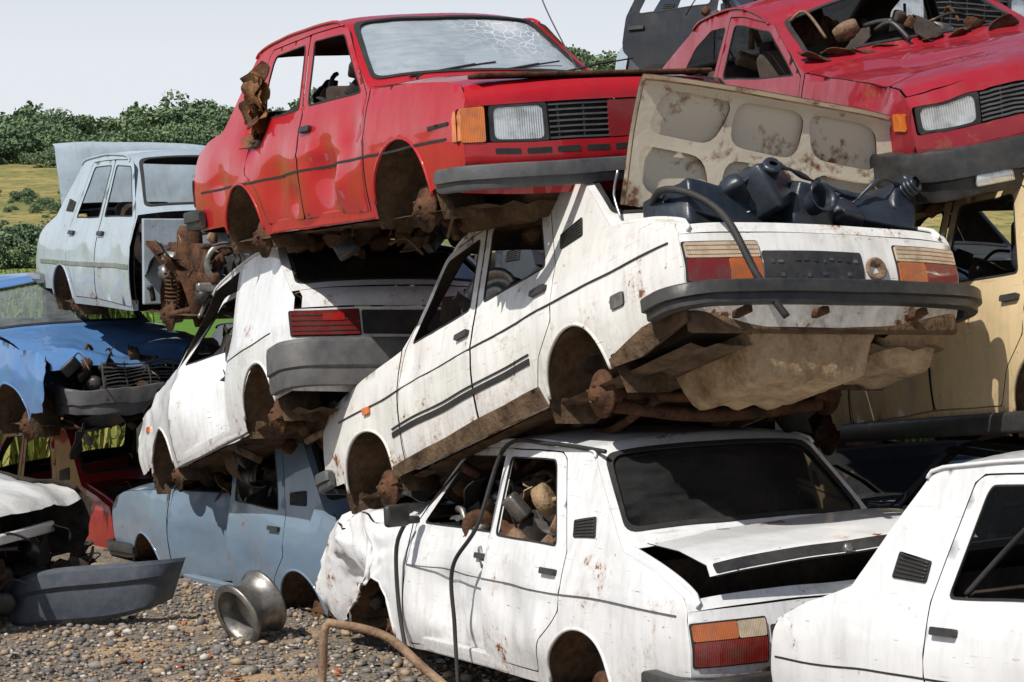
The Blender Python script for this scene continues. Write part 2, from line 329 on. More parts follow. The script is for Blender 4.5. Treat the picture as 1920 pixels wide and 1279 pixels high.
class Car:
    def __init__(c,name,sp,X,Z,t,pm,dents=(),crump=(),noise_amp=.007,h=.06,inner=None,seed=0):
        c.sp=sp;c.pm=pm;c.dents=dents;c.crump=crump;c.na=noise_amp;c.h=h;c.inner=inner or INN;c.sd=seed*7.3
        X=Vector(X).normalized();Z=Vector(Z);Z=(Z-X*Z.dot(X)).normalized();Y=Z.cross(X)
        c.M=Matrix(((X[0],Y[0],Z[0],t[0]),(X[1],Y[1],Z[1],t[1]),(X[2],Y[2],Z[2],t[2]),(0,0,0,1)))
        e=D2.objects.new(name,None);e.empty_display_size=.3;COL.objects.link(e);e.matrix_world=c.M;c.e=e
        S=sp
        c.pr=Prof(S,S['rear'],.05,2.6);c.pt=Prof(S,S['trunk'],.035,4);c.pf=Prof(S,S['frame'],.045,3);c.ph=Prof(S,S['hood'],.04,4);c.pn=Prof(S,S['front'],.07,2.4)
    def deform(c,V):
        V=np.array(V,float);o=V.copy();na=c.na;sd=c.sd
        for i,v in enumerate(V):
            a=Vector((v[0]*1.3+sd,v[1]*1.3,v[2]*1.3));b=Vector((v[0]*4+9+sd,v[1]*4,v[2]*4))
            n=noise.noise_vector(a);m=noise.noise_vector(b);o[i]+=np.array(n[:])*na*1.6+np.array(m[:])*na*.5
        for (x,y,z,R,dx,dy,dz) in c.dents:
            d2=((V-np.array([x,y,z]))**2).sum(1)/(R*R);w=np.exp(-d2*1.5)[:,None];o+=w*np.array([dx,dy,dz])
        for (x0,x1,amp,f) in c.crump:
            w=np.clip((V[:,0]-x0)/(x1-x0),0,1)
            for i in np.nonzero(w>0)[0]:
                v=V[i];q=Vector((v[0]*f+sd,v[1]*f,v[2]*f));n=noise.noise_vector(q);n2=noise.noise_vector(q*2.7)
                o[i]+=(np.array(n[:])+.45*np.abs(np.array(n2[:])))*amp*w[i]
        return o
    def put(c,name,V,F,mats,mi=None,sm=True,M=None,defm=True):
        V=np.array(V,float)
        if defm: V=c.deform(V)
        if M is not None: V=V@np.array(M.to_3x3()).T+np.array(M.translation[:])
        return mesh_obj(name,V,F,mats,mi,sm,c.e)
    def sheet(c,name,V,F,mats,th=.004,M=None):
        V=c.deform(V)
        if M is not None: V=V@np.array(M.to_3x3()).T+np.array(M.translation[:])
        V,F,mi,sm=shell(V,F,th);return mesh_obj(name,V,F,mats,mi,sm,c.e)
    def side(c,name,outer,holes,sg,mats=None,th=.004,off=0,M=None,h=None):
        V2,F=tri2d(outer,holes,h or c.h);y=sideY(c.sp,V2[:,0],V2[:,1])+off
        V=np.stack([V2[:,0],sg*y,V2[:,1]],1)
        if sg>0:F=F[:,::-1]
        return c.sheet(name,V,F,mats or [c.pm,c.inner,BLK2],th,M)
    def top(c,name,pr,outer,holes=(),off=0,mats=None,th=.004,M=None,h=None):
        V2,F=tri2d(outer,list(holes),h or c.h);V=pr.map(V2[:,0],V2[:,1],off)
        return c.sheet(name,V,F,mats or [c.pm,c.inner,BLK2],th,M)
    def patch(c,name,pr,s0,s1,y0,y1,mat,off=.008,th=.01,r=.01):
        return c.top(name,pr,rpoly([(s0,y0),(s1,y0),(s1,y1),(s0,y1)],r,2),(),off,[mat,mat,mat],th)
    def zs(c,pr,z):
        zz=pr.P[:,1];return float(np.interp(z,zz,pr.s)) if zz[-1]>zz[0] else float(np.interp(-z,-zz,pr.s))
    def ghole(c,key,grow=0):
        a,b,wa,wb=c.sp[key];s=c.pf.s;g=grow
        return rpoly([(s[a]-g,-wa-g),(s[b]+g,-wb-g),(s[b]+g,wb+g),(s[a]-g,wa+g)],.07,5)
    def build(c,sides=(1,-1),miss=(),doors={},rg=None,wg=None,lid=None,hood=None,detail=True,fm=None,lidm=None,seats=True,fender_m=None,cards=True):
        S=c.sp;ax,az,ar=S['ar'];fx,fz,fr=S['af'];sl=S['sill']
        xa=S['frame'][-1][0]
        ra=arc(ax,az,ar,2,172,16,.97)
        outl=S['rear'][:1]+S['rear'][1:]+S['trunk'][1:]+S['frame'][1:]+[(xa,sl)]+[(ax+ar+.01,sl)]+ra+[(ax-ar-.03,.33)]
        xs=S['hood'][0][0]
        fend=[(xs,sl),(fx-fr-.005,sl)]+arc(fx,fz,fr,178,8,16,.97)+[(fx+fr+.03,.34)]+S['front'][::-1]+S['hood'][::-1][1:]
        ds=S['doors'];g=.007
        if len(ds)==2:
            f,r=ds[0][1],ds[1][1]
            hole=[(p[0],p[1]-g) for p in (r[1],r[0])]+[(f[0][0],f[0][1]-g),(f[1][0]+g,f[1][1]-g),(f[2][0]+g,f[2][1]),(f[3][0]+g,f[3][1]+g*.5),(f[4][0]+g,f[4][1]+g*.5),(f[5][0],f[5][1]+g),(f[6][0],f[6][1]+g)]
            k=[p for p in r[2:]]
            top=[q for q in k if q[1]>1.2 and q[0]<1.6]
            low=[q for q in k if not(q[1]>1.2) and q[0]<1.6]
            hole+=[(top[-1][0],top[-1][1]+g)]+[(top[i][0]-g,top[i][1]+g*.3) for i in range(len(top)-2,-1,-1)]+[(q[0]-g,q[1]-g*.3) for q in low[::-1]]
        else:
            f=ds[0][1];cx=np.mean([p[0] for p in f]);cz=np.mean([p[1] for p in f])
            hole=[(p[0]+g*np.sign(p[0]-cx),p[1]+g*np.sign(p[1]-cz)) for p in f]
        for sg in sides:
            n='left' if sg>0 else 'right'
            hs=[hole]
            if S.get('qwin'): hs.append(rpoly(S['qwin'],.04))
            c.side('body_side_'+n,outl,hs,sg)
            if 'fender' not in miss and 'fender_'+n not in miss: c.side('front_wing_'+n,fend,[],sg,[fender_m or c.pm,c.inner,BLK2])
            for (dn,poly,win,hx,hd) in ds:
                key=dn+'_'+n
                if key in miss: continue
                M=None
                if key in doors:
                    y0=sg*float(sideY(S,hx,.6));P=Vector((hx,y0,.6))
                    M=Matrix.Translation(P)@Matrix.Rotation(math.radians(doors[key])*sg,4,'Z')@Matrix.Translation(-P)
                c.side(key,rpoly(poly,.02,2),[rpoly(win,.035,3)],sg,None,.004,0,M)
                c.side('window_seal_'+key,rpoly([(p[0],p[1]) for p in win],.035,3),[rpoly([(p[0]*.97+.03*np.mean([q[0] for q in win]),p[1]*.96+.04*np.mean([q[1] for q in win])) for p in win],.03,3)],sg,[BLK2]*3,.008,.003,M,.1)
                pi=[(p[0],min(p[1],.90)) for p in poly];cx=np.mean([p[0] for p in pi]);cz=np.mean([p[1] for p in pi])
                pi=rpoly([(.97*p[0]+.03*cx,.95*p[1]+.05*cz) for p in pi],.01,1)
                try: c.side('door_card_'+key,[p for p in pi],[],sg,[DARK,DARK,DARK],.003,-.045,M,.12)
                except Exception as ex: pass
                hx0,hz0=hd
                c.side('handle_'+key,rpoly([(hx0-.075,hz0-.012),(hx0+.075,hz0-.012),(hx0+.075,hz0+.018),(hx0-.075,hz0+.018)],.008,2),[],sg,[BLK,BLK,BLK],.022,.024,M,.05)
            if S['vent']:
                c.side('vent_'+n,rpoly(S['vent'],.01,2),[],sg,[BLK2,BLK2,BLK2],.006,.006)
                (xA,zA),(xB,zB),(xC,zC),(xD,zD)=S['vent'];ac=Acc()
                for k in range(6):
                    t=(k+.6)/6.2;p=[(xA+(xD-xA)*t+.012,zA+(zD-zA)*t),(xB+(xC-xB)*t-.012,zB+(zC-zB)*t)]
                    P=[(q[0],sg*(float(sideY(S,*q))+.009),q[1]) for q in p];ac.add(tube(P,.0035,5))
                V,F=ac.get();c.put('vent_louvres_'+n,V,F,[BLK])
            ac=Acc();P=[(x,sg*(float(sideY(S,x,z))+.004),z) for x,z in S['frame'][2:7]];ac.add(tube(P,.009,6))
            for (q,w,e) in ((ax,az,ar),(fx,fz,fr)):
                if q==fx and ('fender' in miss or 'fender_'+n in miss): continue
                A=arc(q,w,e-.004,4,174,14,.97);ac.add(tube([(x,sg*(float(sideY(S,x,z))-.002),z) for x,z in A],.010,6))
            V,F=ac.get();c.put('rails_'+n,V,F,[c.pm])
            for (q,w,e) in ((ax,az,ar),(fx,fz,fr)):
                A=arc(q,w-.06,e+.035,-5,185,14,1.0);V=[];F=[]
                stripped=q==fx and 'fender' in miss
                for x,z in A:
                    yo=float(sideY(S,q,z if z<.8 else .8))-(.012 if not stripped else .16)
                    V+=[(x,sg*yo,z),(x,sg*.50,z)]
                for i in range(len(A)-1):
                    a=2*i;F.append((a,a+2,a+3,a+1) if sg<0 else (a,a+1,a+3,a+2))
                cc=len(V);V.append((q,sg*.50,w));
                for i in range(len(A)-1): F.append((2*i+1,2*i+3,cc) if sg<0 else (2*i+3,2*i+1,cc))
                c.put('wheel_well_'+n,V,F,[RUSTM if stripped else MUD])
                if detail:
                    ac=Acc();ac.add(lathe(HUB,(q,sg*.66,w-.02),(0,sg,0),20))
                    ac.add(tube([(q+.02,sg*.66,w-.02),(q,sg*.3,w-.03),(q,0,w-.03)],.028,8))
                    ac.add(tube([(q-.04,sg*.56,w+.02),(q-.03,sg*.54,w+.30)],.035,8))
                    for k in range(4):
                        a=k*math.pi/2+.5;ac.add(lathe([(0,.02),(.009,.02),(.009,0)],(q+.04*math.cos(a),sg*.69,w-.02+.04*math.sin(a)),(0,sg,0),6))
                    V,F=ac.get();c.put('brake_hub_'+n,V,F,[RUSTM])
        c.top('roof_and_pillars',c.pf,c.pf.outline(0.0,ins=.0),[c.ghole('rg'),c.ghole('wg')])
        if rg: c.top('rear_window',c.pf,c.ghole('rg',.012),(),-.012,[rg,rg,BLK2],.004)
        if wg: c.top('windscreen',c.pf,c.ghole('wg',.012),(),-.012,[wg,wg,BLK2],.004)
        for key in ('rg','wg'):
            a=c.ghole(key,.012);b=c.ghole(key,-.014)
            c.top('window_seal_'+key,c.pf,a,[b],.006,[BLK2,BLK2,BLK2],.008,None,.08)
        def hinge(P,ang,sh=(0,0,0),roll=0,yaw=0):
            P=Vector(P);return Matrix.Translation(P+Vector(sh))@Matrix.Rotation(math.radians(yaw),4,'Z')@Matrix.Rotation(math.radians(roll),4,'X')@Matrix.Rotation(math.radians(ang),4,'Y')@Matrix.Translation(-P)
        if 'lid' not in miss:
            P=S['trunk'][-1];M=hinge((P[0],0,P[1]),*lid) if lid else None;c.lidM=M
            oo=c.pt.outline(.006,ins=.045)
            c.top('boot_lid',c.pt,oo,(),.0,[c.pm,lidm or c.inner,BLK2],.005,M,.05)
            if lid and lidm:
                a,b=c.pt.s[0]+.03,c.pt.s[-1]-.03;H=[]
                mid=(a+b)/2;w=float(c.pt.hw(mid))-.09
                for k in (-1,0,1):
                    for (u0,u1) in ((a+.03,mid-.025),(mid+.025,b-.03)):
                        y0=(k-.5)*w*.66+.03;y1=(k+.5)*w*.66-.03;sk=.05*k*(1 if u0>mid else -1)
                        H.append(rpoly([(u0+.01*abs(k),y0+sk),(u1,y0-sk*.4),(u1-.015,y1-sk*.4),(u0,y1+sk)],.085,4))
                c.top('boot_lid_frame',c.pt,c.pt.outline(.012,ins=.055),H,-.028,[lidm,lidm,RUSTM],.012,M,.05)
        if 'hood' not in miss:
            P=S['hood'][0];M=hinge((P[0],0,P[1]),*hood) if hood else None
            c.top('bonnet',c.ph,c.ph.outline(.008,ins=.012),(),0,[c.pm,c.inner,BLK2],.005,M)
        c.top('rear_panel',c.pr,c.pr.outline(0),())
        if 'front' not in miss:
            zt,zb=(.70,.50);s0,s1=c.zs(c.pn,fm['z'][1] if fm else zt),c.zs(c.pn,fm['z'][0] if fm else zb)
            hw=fm['w'] if fm else .66
            H=rpoly([(s0,-hw),(s1,-hw),(s1,hw),(s0,hw)],.012,2)
            c.top('front_panel',c.pn,c.pn.outline(0),[H])
            c.top('grille_recess',c.pn,rpoly([(s0-.01,-hw-.01),(s1+.01,-hw-.01),(s1+.01,hw+.01),(s0-.01,hw+.01)],.01,1),(),-.05,[BLK2,BLK2,BLK2],.004)
            hl=fm['hl'] if fm else (.34,.60)
            for sg in (1,-1):
                y0,y1=sorted((sg*hl[0],sg*hl[1]))
                c.top('headlamp',c.pn,rpoly([(s0+.012,y0),(s1-.012,y0),(s1-.012,y1),(s0+.012,y1)],.03,4),(),-.004,[HEAD,HEAD,BLK],.01,None,.05)
                c.top('headlamp_surround',c.pn,rpoly([(s0+.003,y0-.02),(s1-.003,y0-.02),(s1-.003,y1+.02),(s0+.003,y1+.02)],.012,2),[rpoly([(s0+.014,y0+.002),(s1-.014,y0+.002),(s1-.014,y1-.002),(s0+.014,y1-.002)],.03,4)],0,[BLK,BLK,BLK],.02,None,.06)
            n=7
            for k in range(n):
                s=s0+.012+(s1-s0-.024)*k/(n-1)
                c.patch('grille_bar',c.pn,s-.004,s+.004,-hl[0]+.03,hl[0]-.03,GREYP,-.006,.012,.002)
            for y in (-.28,-.14,0,.14,.28):
                if abs(y)<hl[0]-.03: c.patch('grille_post',c.pn,s0+.005,s1-.005,y-.004,y+.004,BLK,-.008,.01,.002)
        xf=S['front'][0][0]-.12
        V2,F=tri2d([(.1,-.70),(xf,-.66),(xf,.66),(.1,.70)],[],.07)
        z=.24+.012*np.sin(V2[:,1]*38)+.05*np.exp(-(V2[:,1]/.11)**2)
        V=np.stack([V2[:,0],V2[:,1],z],1);c.put('floor_pan',V,F[:,::-1],[MUD])
        ac=Acc()
        ac.add(boxm((xa+.02,0,.60),(.04,1.40,.62),.008));ac.add(boxm((ax-.10,0,.55),(.03,1.2,.55),.008),1)
        for sg in (1,-1):
            ac.add(boxm((2.19 if len(ds)==2 else 1.9,sg*.735,.28),(1.56,.05,.08),.01))
            if len(ds)==2: ac.add(boxm((ds[1][3],sg*.70,.62),(.09,.04,.62),.01))
        V,F=ac.get();c.put('bulkheads',V,F,[c.pm,INN],ac.M,False)
        if seats:
            ac=Acc()
            for y in (.36,-.36):
                ac.add(boxm((2.25,y,.46),(.5,.48,.16),.06,None,3));ac.add(boxm((1.98,y,.76),(.14,.46,.58),.06,(0,-.2,0),3))
            ac.add(boxm((1.45,0,.46),(.46,1.2,.16),.06,None,3));ac.add(boxm((1.15,0,.74),(.14,1.2,.50),.06,(0,-.3,0),3))
            ac.add(boxm((xa-.22,0,.80),(.30,1.25,.18),.05,None,3))
            V,F=ac.get();c.put('seats_and_dashboard',V,F,[SEAT])
            V,F=lathe([(.19,0),(.182,.012),(.174,0),(.182,-.012),(.19,0)],(xa-.48,.36,.93),(-.9,0,.45),24);c.put('steering_wheel',V,F,[BLK])
    def liner(c):
        S=c.sp;x0=.09;x1=S['trunk'][-1][0]-.02;V=[];F=[]
        for (x,y,z) in ((x0,-.66,.30),(x1,-.66,.30),(x1,.66,.30),(x0,.66,.30),(x0,-.68,.68),(x1,-.68,.88),(x1,.68,.88),(x0,.68,.68)): V.append((x,y,z))
        F=[(0,1,2,3),(0,4,5,1),(3,2,6,7),(1,5,6,2),(0,3,7,4)]
        c.put('boot_well',V,F,[INN],None,False)
        for sg in (1,-1):
            P=[(x,sg*(float(sideY(S,x,z))-.052),z+.012) for x,z in S['trunk']];V,F=tube(P,.013,6);c.put('boot_rim',V,F,[c.pm])
        s0=c.pt.s[0]
        c.top('boot_sill',c.pt,rpoly([(s0,-.70),(s0+.05,-.69),(s0+.05,.69),(s0,.70)],.01,2),(),0,None,.02)
        c.gut(.05)
    def gut(c,w0=.040):
        for sg in (1,-1):
            w=[(s,float(c.pt.hw(s))) for s in np.linspace(c.pt.s[0],c.pt.s[-1],8)]
            poly=[(s,sg*(y-.001)) for s,y in w]+[(s,sg*(y-w0)) for s,y in w[::-1]]
            c.top('boot_gutter',c.pt,poly,(),0,None,.01)
    def taillamps(c,z0,z1,y0,y1,kind='wide',sides=(1,-1)):
        sa,sb=c.zs(c.pr,z0),c.zs(c.pr,z1);m=sa+(sb-sa)*.58
        for sg in sides:
            a,b=sorted((sg*y0,sg*y1))
            c.patch('tail_lamp_housing',c.pr,sa-.008,sb+.008,a-.008,b+.008,BLK2,.004,.01,.012)
            if kind=='wide':
                md=sg*(y0+(y1-y0)*.45);i0,i1=sorted((sg*y0,md));o0,o1=sorted((md,sg*y1))
                c.patch('tail_lamp_amber',c.pr,sa,m-.002,i0,i1-.001,ORD,.014,.012);c.patch('tail_lamp_red',c.pr,sa,m-.002,o0+.001,o1,REDD,.014,.012)
                c.patch('tail_lamp_clear',c.pr,m+.002,sb,a,b,CLR,.014,.012)
                for k in range(3):
                    s=m+(sb-m)*(k+.8)/3.6;c.patch('lamp_rib',c.pr,s-.0015,s+.0015,a+.005,b-.005,TAN,.0155,.004,.001)
            elif kind=='amber':
                md=sg*(y0+(y1-y0)*.4);i0,i1=sorted((sg*y0,md));o0,o1=sorted((md,sg*y1))
                c.patch('tail_lamp_red',c.pr,sa,m-.002,a,b,REDD,.014,.012)
                c.patch('tail_lamp_amber',c.pr,m+.002,sb,o0,o1,ORD,.014,.012);c.patch('tail_lamp_clear',c.pr,m+.002,sb,i0,i1-.002,CLR,.014,.012)
            else:
                c.patch('tail_lamp_red',c.pr,sa,sb,a,b,REDD,.014,.012)
                for k in range(4):
                    s=sa+(sb-sa)*(k+.8)/4.6;c.patch('lamp_rib',c.pr,s-.003,s+.003,a,b,BLK2,.018,.006,.001)
    def bumper(c,rear,z0,z1,mat,wrap=.45,out=.07,th=.05,name='bumper',M=None):
        S=c.sp;L=0 if rear else S['front'][1][0];d=-1 if rear else 1
        W=S['W']-(.03 if rear else .05)
        half=[(L-d*wrap,W+.022),(L-d*.14,W+.026),(L-d*.03,W+.018),(L+d*out*.55,W-.05),(L+d*(out+.0),W-.16),(L+d*(out+.03),W-.5),(L+d*(out+.035),0)]
        path=half+[(x,-y) for x,y in half[:-1][::-1]];P=np.array(path);Q=[]
        for i in range(len(P)-1):
            p0=P[max(i-1,0)];p1=P[i];p2=P[i+1];p3=P[min(i+2,len(P)-1)]
            for t in np.arange(5)/5: Q.append(.5*((2*p1)+(-p0+p2)*t+(2*p0-5*p1+4*p2-p3)*t*t+(-p0+3*p1-3*p2+p3)*t**3))
        Q.append(P[-1]);Q=np.array(Q);V=[];F=[];h=z1-z0
        pro=[(0,0),(.3*th,0),(.62*th,.02*h),(.68*th,.06*h),(.70*th,.38*h),(th,.42*h),(th,.90*h),(.93*th,.97*h),(.80*th,h),(0,h),(-.01,.5*h)];n=len(pro)
        for i,q in enumerate(Q):
            t=Q[min(i+1,len(Q)-1)]-Q[max(i-1,0)];t/=np.linalg.norm(t);nn=np.array([t[1],-t[0]])
            if np.dot(nn,q-np.array([L-d*1.0,0]))<0: nn=-nn
            k=min(1,.75+.25*min(i,len(Q)-1-i)/2)
            for (o,z) in pro: V.append((q[0]+nn[0]*o*k,q[1]+nn[1]*o*k,z0+h/2+(z-h/2)*k))
        for i in range(len(Q)-1):
            for k in range(n): F.append((i*n+k,i*n+(k+1)%n,(i+1)*n+(k+1)%n,(i+1)*n+k))
        F.append(tuple(range(n)));F.append(tuple((len(Q)-1)*n+k for k in range(n)))
        o=c.put(name,V,F,[mat],None,True,M)
        b=o.modifiers.new('edge','EDGE_SPLIT');b.split_angle=math.radians(35)
        return o
    def strip(c,z,x0,x1,hh,mat,sides=(1,),off=.007,slope=0):
        for sg in sides: c.side('rub_strip',[(x0,z-hh),(x1,z-hh+slope),(x1,z+hh+slope),(x0,z+hh)],[],sg,[mat,mat,mat],.006,off,None,.08)
    def junk(c,reg,n,seed=1,rims=2,mats=None,name='scrap_parts'):
        r=random.Random(seed);(x0,x1),(y0,y1),(z0,z1)=reg;ac=Acc()
        for i in range(n):
            p=(r.uniform(x0,x1),r.uniform(y0,y1),r.uniform(z0,z1));k=r.random();mi=r.randrange(5)
            R=(r.uniform(-1,1),r.uniform(-1,1),r.uniform(0,3))
            if k<.18: ac.add(boxm(p,(r.uniform(.05,.18),r.uniform(.05,.14),r.uniform(.03,.10)),.015,R),mi,True)
            elif k<.48: ac.add(bentplate(p,(r.uniform(.15,.42),r.uniform(.10,.28)),R,.03,r.randrange(999)),mi,False)
            elif k<.82:
                q=(p[0]+r.uniform(-.3,.3),p[1]+r.uniform(-.2,.2),p[2]+r.uniform(-.1,.15));w=((p[0]+q[0])/2,(p[1]+q[1])/2,(p[2]+q[2])/2+r.uniform(0,.12))
                ac.add(tube([p,w,q],r.choice([.004,.006,.009,.014,.02]),7),mi)
            else: 
                rr=r.uniform(.04,.10);ac.add(lathe([(0,.04),(rr*.5,.05),(rr*.55,.03),(rr,.03),(rr,-.03),(rr*.6,-.04),(0,-.04)],p,(R[0],R[1],R[2]-1.5),18),mi)
        for i in range(rims):
            p=(r.uniform(x0+.1,x1-.1),r.uniform(y0,y1),r.uniform(z0+.1,z1));V,F=lathe(RIM,(0,0,0),(r.uniform(-.5,.5),r.uniform(-1,1),r.uniform(-.6,.9)),26);ac.add((V*.95+np.array(p),F),r.choice([0,2]))
        V,F=ac.get();return c.put(name,V,F,mats or [RUSTM,BLK,STEEL,PIPE,SEAT],ac.M,ac.S,None,False)
    def hose(c,P,r,mat=BLK2,name='hose'): V,F=tube(P,r,10);return c.put(name,V,F,[mat],None,True,None,False)
    def fuel_well(c,x0,x1,y0,y1,zt,zb,mat,ribs=5):
        V2,F=tri2d(rpoly([(x0,y0),(x1,y0),(x1,y1),(x0,y1)],.08,4),[],.03)
        ex=np.minimum(np.minimum(V2[:,0]-x0,x1-V2[:,0]),np.minimum(V2[:,1]-y0,y1-V2[:,1]))
        w=np.clip(ex/.09,0,1);w=w*w*(3-2*w);z=zt+(zb-zt)*w-.022*np.clip(np.sin((V2[:,1]-y0)/(y1-y0)*math.pi*2*ribs)*1.6,0,1)*w
        c.put('spare_wheel_well',np.stack([V2[:,0],V2[:,1],z],1),F[:,::-1],[mat])

P_RED=paint('red_paint',(.43,.006,.012),0,.30,.45,.9,dc=(.06,.025,.025))
P_WH=paint('white_paint',(.75,.745,.72),.95,.62,off=3)
P_WH2=paint('white_paint_grimy',(.73,.74,.75),.85,.58,off=1.2)
P_WH4=paint('white_paint_fair',(.73,.74,.75),.5,.42,off=5)
P_WH3=paint('white_paint_dusty',(.66,.66,.64),.6,.6)
P_SL=paint('slate_blue_paint',(.14,.21,.29),.4,.5)
P_LB=paint('pale_blue_paint',(.38,.46,.52),.6,.6)
P_BL=paint('blue_paint',(.07,.19,.42),.4,.45)
P_DR=paint('dark_red_paint',(.26,.012,.013),.4,.45,dc=(.06,.03,.025))
P_BG=paint('beige_paint',(.64,.49,.28),.6,.6)
P_CR=paint('crimson_paint',(.31,.009,.020),.75,.5,dc=(.07,.035,.03))
P_DK=paint('black_paint',(.014,.015,.018),.5,.4,dc=(.06,.05,.04))
P_GR=paint('grey_green_paint',(.04,.045,.042),.6,.6,dc=(.06,.05,.04))

# ------------------------------------------------------------ the cars
c=Car('white_saloon_car',DS,(-.445,.849,-.284),(-.102,.267,.958),(1.47,9.447,1.798),P_WH,
      dents=[(3.3,.8,.5,.3,0,-.03,0),(2.5,.8,.45,.3,0,-.02,0),(.5,.8,.6,.25,0,-.012,0),(1.7,.8,.6,.25,0,-.018,0),(2.85,.8,.8,.12,0,-.02,0)],seed=1,h=.05)
c.build(lid=(82,(.05,-.08,.045),8,-6),lidm=CREAMIN,rg=None,wg=None)
c.liner();c.taillamps(.50,.675,.375,.735)
c.patch('number_plate_panel',c.pr,c.zs(c.pr,.50),c.zs(c.pr,.635),-.17,.36,BLK,.006,.008,.01)
rp=random.Random(3)
for k in range(11):
    for j in range(2):
        if rp.random()<.3: continue
        y=-.14+.045*k;z=.52+.065*j+rp.uniform(-.008,.008);c.patch('plate_clip',c.pr,c.zs(c.pr,z),c.zs(c.pr,z+rp.uniform(.008,.022)),y,y+rp.uniform(.01,.03),rp.choice([GREYP,SLATEP,BLK]),.011,.004,.003)
V,F=lathe([(0,.0),(.030,.0),(.045,.02),(.055,.012),(.055,0)],(-.045,-.24,.565),(-1,0,0),20);c.put('number_lamp_socket',V,F,[PIPE])
c.bumper(True,.37,.475,BLK,wrap=.22,out=.09,th=.075)
c.strip(.47,1.42,3.15,.015,BLK2);c.strip(.505,1.42,3.15,.004,BLK2);c.strip(.70,.1,3.9,.003,BLK2,off=.002)
c.side('sill_grime',[(1.33,.232),(3.22,.232),(3.2,.30),(2.3,.325),(1.38,.335)],[],1,[MUD,MUD,MUD],.006,.009)
c.fuel_well(.06,.80,-.30,.42,.31,.10,MUDL,4);c.fuel_well(.10,.66,-.72,-.34,.30,.16,MUDL,1)
ac=Acc()
ac.add(boxm((.05,0,.335),(.05,1.46,.10),.02,None,2),0)
for k in (-.45,.1,.5): ac.add(boxm((-.03,k,.36),(.12,.04,.035),.008),1)
ac.add(tube([(.9,.42,.17),(1.4,.36,.14),(2.0,.35,.17),(2.7,.2,.17)],.022),1)
ac.add(tube([(1.0,-.6,.16),(1.02,0,.12),(1.0,.6,.16)],.035),1)
for sg in (1,-1): ac.add(tube([(1.0,sg*.5,.2),(1.5,sg*.42,.22)],.03),1)
V,F=ac.get();c.put('underbody_beams',V,F,[MUD,RUSTM],ac.M,True)
c.junk(((.9,3.9),(-.6,.6),(.12,.24)),34,143,0,[MUD,RUSTM,MUD,BLK,RUSTM],'underbody_parts')
c.side('lower_quarter_trim',[(.02,.33),(.02,.41),(.35,.385),(.66,.31),(.66,.27),(.42,.26)],[],1,[MUD,RUSTM,RUSTM],.02,.012)
c.side('side_marker',rpoly([(.47,.52),(.58,.52),(.58,.585),(.47,.585)],.015,2),[],1,[STEEL,STEEL,RUSTM],.01,.010)
c.side('indicator_repeater',rpoly([(3.42,.66),(3.50,.66),(3.50,.70),(3.42,.70)],.01,2),[],1,[ORG,ORG,ORG],.012,.016)
c.bumper(False,.34,.45,GREYP,wrap=.2,out=.05)
ac=Acc()
for p,s,r in [((.34,.40,.90),(.34,.46,.20),(.15,.1,.2)),((.30,.12,1.0),(.30,.30,.24),(-.3,.25,.5)),((.33,-.10,.93),(.34,.26,.26),(.2,-.2,.1)),((.40,.02,1.08),(.16,.22,.12),(.3,.5,.2)),
              ((.30,-.50,.90),(.26,.40,.16),(.25,.2,-.2)),((.26,-.62,.96),(.20,.18,.18),(.4,.1,.3)),((.40,-.42,.98),(.14,.34,.06),(.4,-.3,-.2)),((.25,.55,.86),(.2,.2,.15),(0,0,.4)),((.22,.28,.98),(.12,.2,.1),(.5,.3,.9)),((.2,-.3,.9),(.1,.16,.14),(.2,.7,.3))]:
    ac.add(boxm(p,s,.03,r,2))
ac.add(lathe([(.055,.0),(.062,.10),(.078,.10),(.078,.12),(.05,.12),(.045,.02),(0,.02)],(.19,-.09,.93),(-1,-.1,.1),22))
ac.add(lathe([(.03,0),(.035,.14),(.05,.14),(.05,.16),(.02,.16)],(.22,.10,1.02),(-.9,.3,.5),18));ac.add(lathe([(.03,0),(.03,.10),(.045,.10),(.03,.12),(0,.12)],(.22,-.62,1.0),(-.6,-.5,.7),18))
ac.add(tube([(.2,.3,1.0),(.15,.1,1.10),(.22,-.2,1.05),(.2,-.4,.98)],.010));ac.add(tube([(.2,-.35,.95),(.14,-.5,1.06),(.2,-.7,1.02)],.010))
for k in range(7):
    ac.add(lathe([(.033,0),(.04,.004),(.04,.012),(.033,.016)],(.23-.018*k,-.62-.008*k,1.0+.006*k),(-.9,-.4,.3),16))
for k in range(10): ac.add(bentplate((.2+rp.uniform(-.05,.2),rp.uniform(-.68,.6),.92+rp.uniform(-.04,.14)),(rp.uniform(.1,.24),rp.uniform(.05,.14)),(rp.uniform(-.8,.8),rp.uniform(-1.2,0),rp.uniform(0,3)),.03,k+300))
V,F=ac.get();o=c.put('black_plastic_tanks',V,F,[BLUEP],None,True,None,False)
tx=D2.textures.new('lumps','CLOUDS');tx.noise_scale=.13
sb=o.modifiers.new('sub','SUBSURF');sb.levels=1;sb.render_levels=1;dm=o.modifiers.new('lump','DISPLACE');dm.texture=tx;dm.strength=.045;dm.mid_level=.5
c.hose([(.45,.60,.97),(.25,.66,.99),(.10,.60,.93),(-.03,.52,.78),(-.12,.46,.50),(-.16,.36,.30)],.017)
c.hose([(.62,.66,.97),(.66,.66,1.10),(.60,.66,1.2)],.006,SILV,'lid_stay')
c.junk(((1.2,2.9),(.1,.62),(.45,1.05)),50,3,4,[RUSTM,STEEL,STEEL,PIPE,SEAT])
V,F=lathe(RIM,(0,0,0),(-.5,.9,.25),30);c.put('wheel_rim_inside',V+np.array((2.35,.45,1.02)),F,[STEEL],None,True,None,False)

